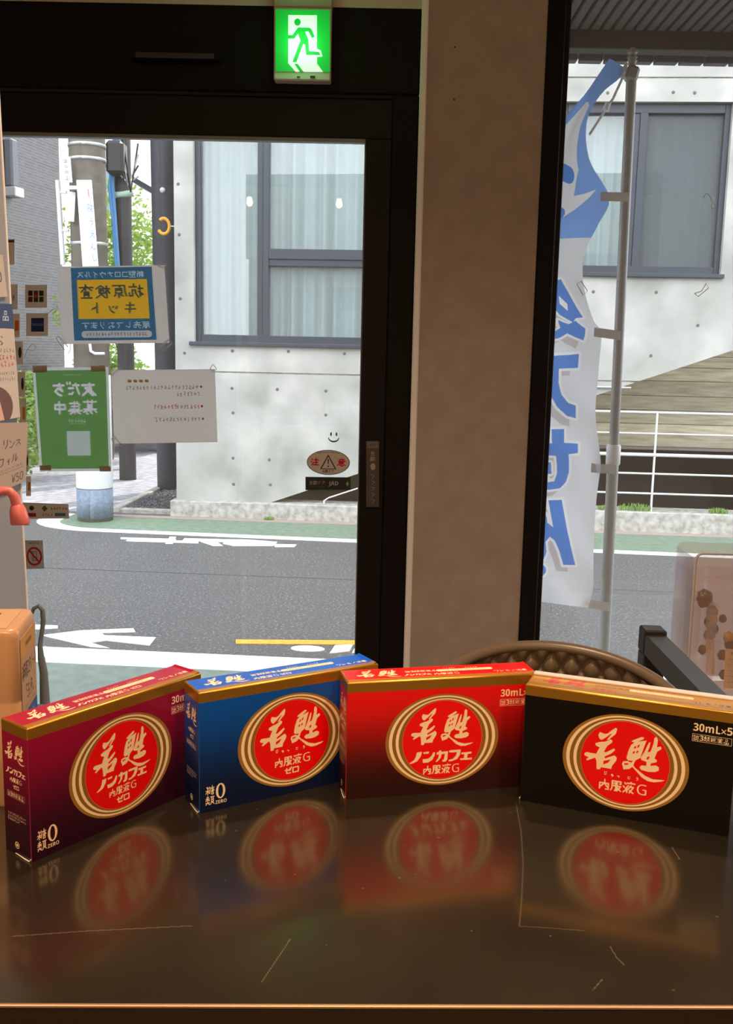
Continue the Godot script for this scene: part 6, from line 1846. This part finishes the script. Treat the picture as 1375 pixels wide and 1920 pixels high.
	part("rim", slab(ring_points(Vector2.ZERO, ow / 2, oh / 2, 40), -0.0002, 0.0), mat("sticker_edge", rgb(96, 100, 98), 0.5), o)
	var oval := picture(480, 280, rgb(224, 214, 206))
	ink(oval, PackedVector2Array([Vector2(238, 50), Vector2(330, 216), Vector2(148, 216)]), rgb(56, 54, 52))
	ink(oval, PackedVector2Array([Vector2(238, 76), Vector2(312, 208), Vector2(166, 208)]), rgb(224, 214, 206))
	ink(oval, PackedVector2Array([Vector2(230, 104), Vector2(248, 104), Vector2(243, 160), Vector2(235, 160)]), rgb(56, 54, 52))
	ink_ring(oval, Vector2(239, 184), 9, 9, rgb(56, 54, 52))
	ink_text(oval, "注", 48, 96, 88, 14, rgb(214, 26, 40))
	ink_text(oval, "意", 342, 96, 88, 12, rgb(214, 26, 40))
	ink_text(oval, "自動ドア", 172, 222, 32, 4, rgb(70, 66, 64))
	for i in 9:
		ink_line(oval, [Vector2(120 + 28 * i, 34 - 10 * sin(PI * i / 8.0)), Vector2(134 + 28 * i, 38 - 10 * sin(PI * i / 8.0))], 7, rgb(120, 112, 108))
	var om := slab_uv(ring_points(Vector2.ZERO, ow / 2 - 0.002, oh / 2 - 0.002, 40), 0.0001, 0.0003, Vector2(ow, oh))
	part("printed_face", om, print_material("caution_print", oval, 0.5, 0.8), o)
	# maker's plate under it
	var bar := picture(420, 124, rgb(30, 34, 32))
	ink_frame(bar, Rect2(0, 0, 420, 124), 4, rgb(60, 110, 80))
	ink_text(bar, "自動ドア", 34, 34, 38, 4, rgb(150, 136, 132), 0.95)
	ink_scribble(bar, 36, 88, 140, 9, rgb(110, 104, 100), 45)
	ink_latin(bar, "JAD", 214, 38, 50, rgb(176, 162, 158), 1.0)
	ink_ring(bar, Vector2(390, 62), 16, 26, rgb(52, 120, 66))
	ink_ring(bar, Vector2(388, 62), 6, 12, rgb(180, 190, 180))
	single("maker_sticker", sheet(Vector3(-0.1782, 0.915, -2.612), Vector3(-0.0572, 0.9178, -2.612), Vector3(-0.0579, 0.9521, -2.612), Vector3(-0.1786, 0.9509, -2.612), 0.0003), print_material("maker_print", bar, 0.5), "black rectangular maker's sticker under the oval caution sticker", "sticker")
	# the smiling face drawn in film
	var f := thing("smiley_decal", "small black smiling face stuck above the oval caution sticker", "decal")
	var black := mat("black_film", rgb(34, 34, 34), 0.6)
	for x in [621.0, 631.0]:
		var e := Vector3(-0.1122, 1.066, -2.612)
		part("eye", slab(ring_points(Vector2(e.x + (x - 621.0) * 0.00144, e.y), 0.0022, 0.0052, 14), -2.6122, -2.6118), black, f)
	var smile := [Vector3(-0.1191, 1.056, -2.612), Vector3(-0.1162, 1.0504, -2.612), Vector3(-0.1105, 1.047, -2.612), Vector3(-0.1048, 1.0464, -2.612), Vector3(-0.0992, 1.0472, -2.612), Vector3(-0.0936, 1.0509, -2.612), Vector3(-0.0909, 1.0566, -2.612)]
	part("mouth", tube(smile, [0.0012, 0.0016, 0.002, 0.0022, 0.002, 0.0016, 0.0012], 6), black, f)
	# scraps of old clear tape left on the glass
	var scraps := [
		[[Vector3(-0.9187, 1.2494, -2.613), Vector3(-0.9096, 1.2717, -2.613), Vector3(-0.898, 1.2843, -2.613), Vector3(-0.8856, 1.2777, -2.613), Vector3(-0.8958, 1.2665, -2.613), Vector3(-0.9096, 1.2703, -2.613)], "left of the antigen poster's foot"], [[Vector3(-0.8537, 1.3632, -2.613), Vector3(-0.8423, 1.3743, -2.613), Vector3(-0.8255, 1.3774, -2.613), Vector3(-0.8397, 1.3662, -2.613)], "beside the blue payment sticker"],
		[[Vector3(-0.8347, 1.3007, -2.613), Vector3(-0.8276, 1.305, -2.613), Vector3(-0.8045, 1.2794, -2.613), Vector3(-0.8132, 1.271, -2.613), Vector3(-0.8347, 1.3007, -2.613)], "at the lower left corner of the antigen poster"], [[Vector3(-0.563, 1.2845, -2.613), Vector3(-0.5391, 1.3043, -2.613), Vector3(-0.5308, 1.2948, -2.613), Vector3(-0.5547, 1.2737, -2.613), Vector3(-0.563, 1.2845, -2.613)], "at the lower right corner of the antigen poster"],
		[[Vector3(-0.5646, 1.4921, -2.613), Vector3(-0.5535, 1.5003, -2.613), Vector3(-0.5439, 1.4925, -2.613), Vector3(-0.5564, 1.4855, -2.613), Vector3(-0.5646, 1.4921, -2.613)], "at the upper right corner of the antigen poster"], [[Vector3(-0.6984, 1.2112, -2.613), Vector3(-0.6727, 1.2367, -2.613), Vector3(-0.6672, 1.2299, -2.613), Vector3(-0.6915, 1.2072, -2.613), Vector3(-0.6984, 1.2112, -2.613)], "at the upper left corner of the white notice"],
		[[Vector3(-0.6948, 1.0418, -2.613), Vector3(-0.6847, 1.0476, -2.613), Vector3(-0.6751, 1.0309, -2.613), Vector3(-0.6596, 1.0255, -2.613), Vector3(-0.6881, 1.0192, -2.613), Vector3(-0.6948, 1.0418, -2.613)], "at the lower left corner of the white notice"], [[Vector3(-0.4321, 1.2322, -2.613), Vector3(-0.4237, 1.242, -2.613), Vector3(-0.4153, 1.2298, -2.613), Vector3(-0.4251, 1.2226, -2.613), Vector3(-0.4321, 1.2322, -2.613)], "at the upper right corner of the white notice"],
		[[Vector3(0.5153, 1.4674, -2.613), Vector3(0.5259, 1.4743, -2.613), Vector3(0.5437, 1.4505, -2.613), Vector3(0.5334, 1.4382, -2.613), Vector3(0.5153, 1.4674, -2.613)], "on the shop window beside the banner"], [[Vector3(0.8199, 1.4495, -2.613), Vector3(0.8373, 1.4553, -2.613), Vector3(0.8481, 1.4756, -2.613), Vector3(0.8545, 1.4637, -2.613), Vector3(0.8301, 1.4417, -2.613), Vector3(0.8199, 1.4495, -2.613)], "on the shop window under the house window sill"],
		[[Vector3(0.8239, 1.6868, -2.613), Vector3(0.8312, 1.6987, -2.613), Vector3(0.8412, 1.691, -2.613), Vector3(0.8463, 1.6781, -2.613), Vector3(0.8581, 1.6653, -2.613), Vector3(0.8465, 1.6572, -2.613), Vector3(0.8467, 1.6729, -2.613)], "high on the shop window at the right"],
	]
	for s in scraps:
		single("tape_scrap", tube(s[0], 0.0011, 6), mat("clear_tape_edge", rgb(214, 216, 214), 0.4), "scrap of old clear tape %s" % s[1], "tape", Transform3D(), "old tape scraps on the glass")


func slab_uv(outline: Array, back: float, front: float, size: Vector2) -> ArrayMesh:
	var st := begin()
	var pts := []
	var uvs := []
	for p in outline:
		pts.append(Vector3(p.x, p.y, front))
		uvs.append(Vector2(p.x / size.x + 0.5, 0.5 - p.y / size.y))
	face(st, pts, uvs)
	for i in outline.size():
		var j: int = (i + 1) % outline.size()
		face(st, [Vector3(outline[i].x, outline[i].y, back), Vector3(outline[j].x, outline[j].y, back), pts[j], pts[i]], [uvs[i], uvs[j], uvs[j], uvs[i]])
	return done(st)


# ================================================================ lamps over and behind the camera
func build_lamps() -> void:
	var glow := mat("bulb_glow", rgb(255, 214, 150), 0.4)
	glow.emission_enabled = true
	glow.emission = rgb(255, 206, 140)
	glow.emission_energy_multiplier = 26.0
	var words := ["leftmost of the four pendant bulbs behind the camera", "second pendant bulb from the left behind the camera", "third pendant bulb from the left behind the camera", "rightmost of the four pendant bulbs behind the camera"]
	for i in 4:
		var p := thing("pendant_lamp", words[i], "lamp", move(Vector3(-0.706 + 0.49 * i, 2.078, 0.36)), "pendant bulbs in the shop")
		part("cord", tube([Vector3(0, 0.075, 0), Vector3(0, 0.372, 0)], 0.003, 8), mats.dark_steel, p)
		part("socket", lathe([Vector2(0.0, 0.028), Vector2(0.016, 0.028), Vector2(0.018, 0.05), Vector2(0.012, 0.078), Vector2(0.0, 0.08)], 16), mats.dark_steel, p)
		part("bulb", lathe([Vector2(0.0, -0.022), Vector2(0.009, -0.019), Vector2(0.0165, -0.009), Vector2(0.0175, 0.001), Vector2(0.015, 0.013), Vector2(0.011, 0.027), Vector2(0.0, 0.03)], 18), glow, p)
		var l := OmniLight3D.new()
		l.name = "bulb_light"
		l.light_color = rgb(255, 211, 164)
		l.light_energy = 0.2
		l.light_size = 0.017
		l.omni_range = 12.0
		l.omni_attenuation = 2.0
		l.shadow_enabled = true
		p.add_child(l)
	# recessed downlights in the ceiling
	var disc := mat("downlight_glow", rgb(255, 220, 170), 0.5)
	disc.emission_enabled = true
	disc.emission = rgb(255, 212, 160)
	disc.emission_energy_multiplier = 4.0
	var places := [Vector3(-0.75, 2.45, 0.35), Vector3(0.05, 2.45, 0.35), Vector3(0.85, 2.45, 0.35), Vector3(0.1, 2.45, -1.15)]  # the last is an added, unseen lamp that brightens the lower pillar
	var where := ["leftmost recessed ceiling downlight behind the table", "middle recessed ceiling downlight behind the table", "rightmost recessed ceiling downlight behind the table", "added unseen ceiling downlight between table and door"]
	for i in places.size():
		var d := thing("downlight", where[i], "lamp", move(places[i]), "recessed downlights")
		part("ring", lathe([Vector2(0.045, -0.001), Vector2(0.047, -0.006), Vector2(0.058, -0.004), Vector2(0.060, 0.0)], 28), mats.white_trim, d)
		part("lens", lathe([Vector2(0.0, -0.003), Vector2(0.044, -0.002), Vector2(0.045, 0.0)], 28), disc, d)
		var l := SpotLight3D.new()
		l.name = "downlight_beam"
		l.light_color = rgb(255, 211, 164) if i < 3 else rgb(255, 216, 178)
		l.light_energy = 1.85 if i < 3 else 2.9
		l.light_size = 0.04
		l.spot_angle = 66.0 if i < 3 else 64.0
		l.spot_angle_attenuation = 1.0
		l.spot_range = 12.0
		l.spot_attenuation = 2.0
		l.shadow_enabled = true
		l.position = Vector3(0, -0.012, 0)
		l.rotation_degrees = Vector3(-90, 0, 0)
		d.add_child(l)
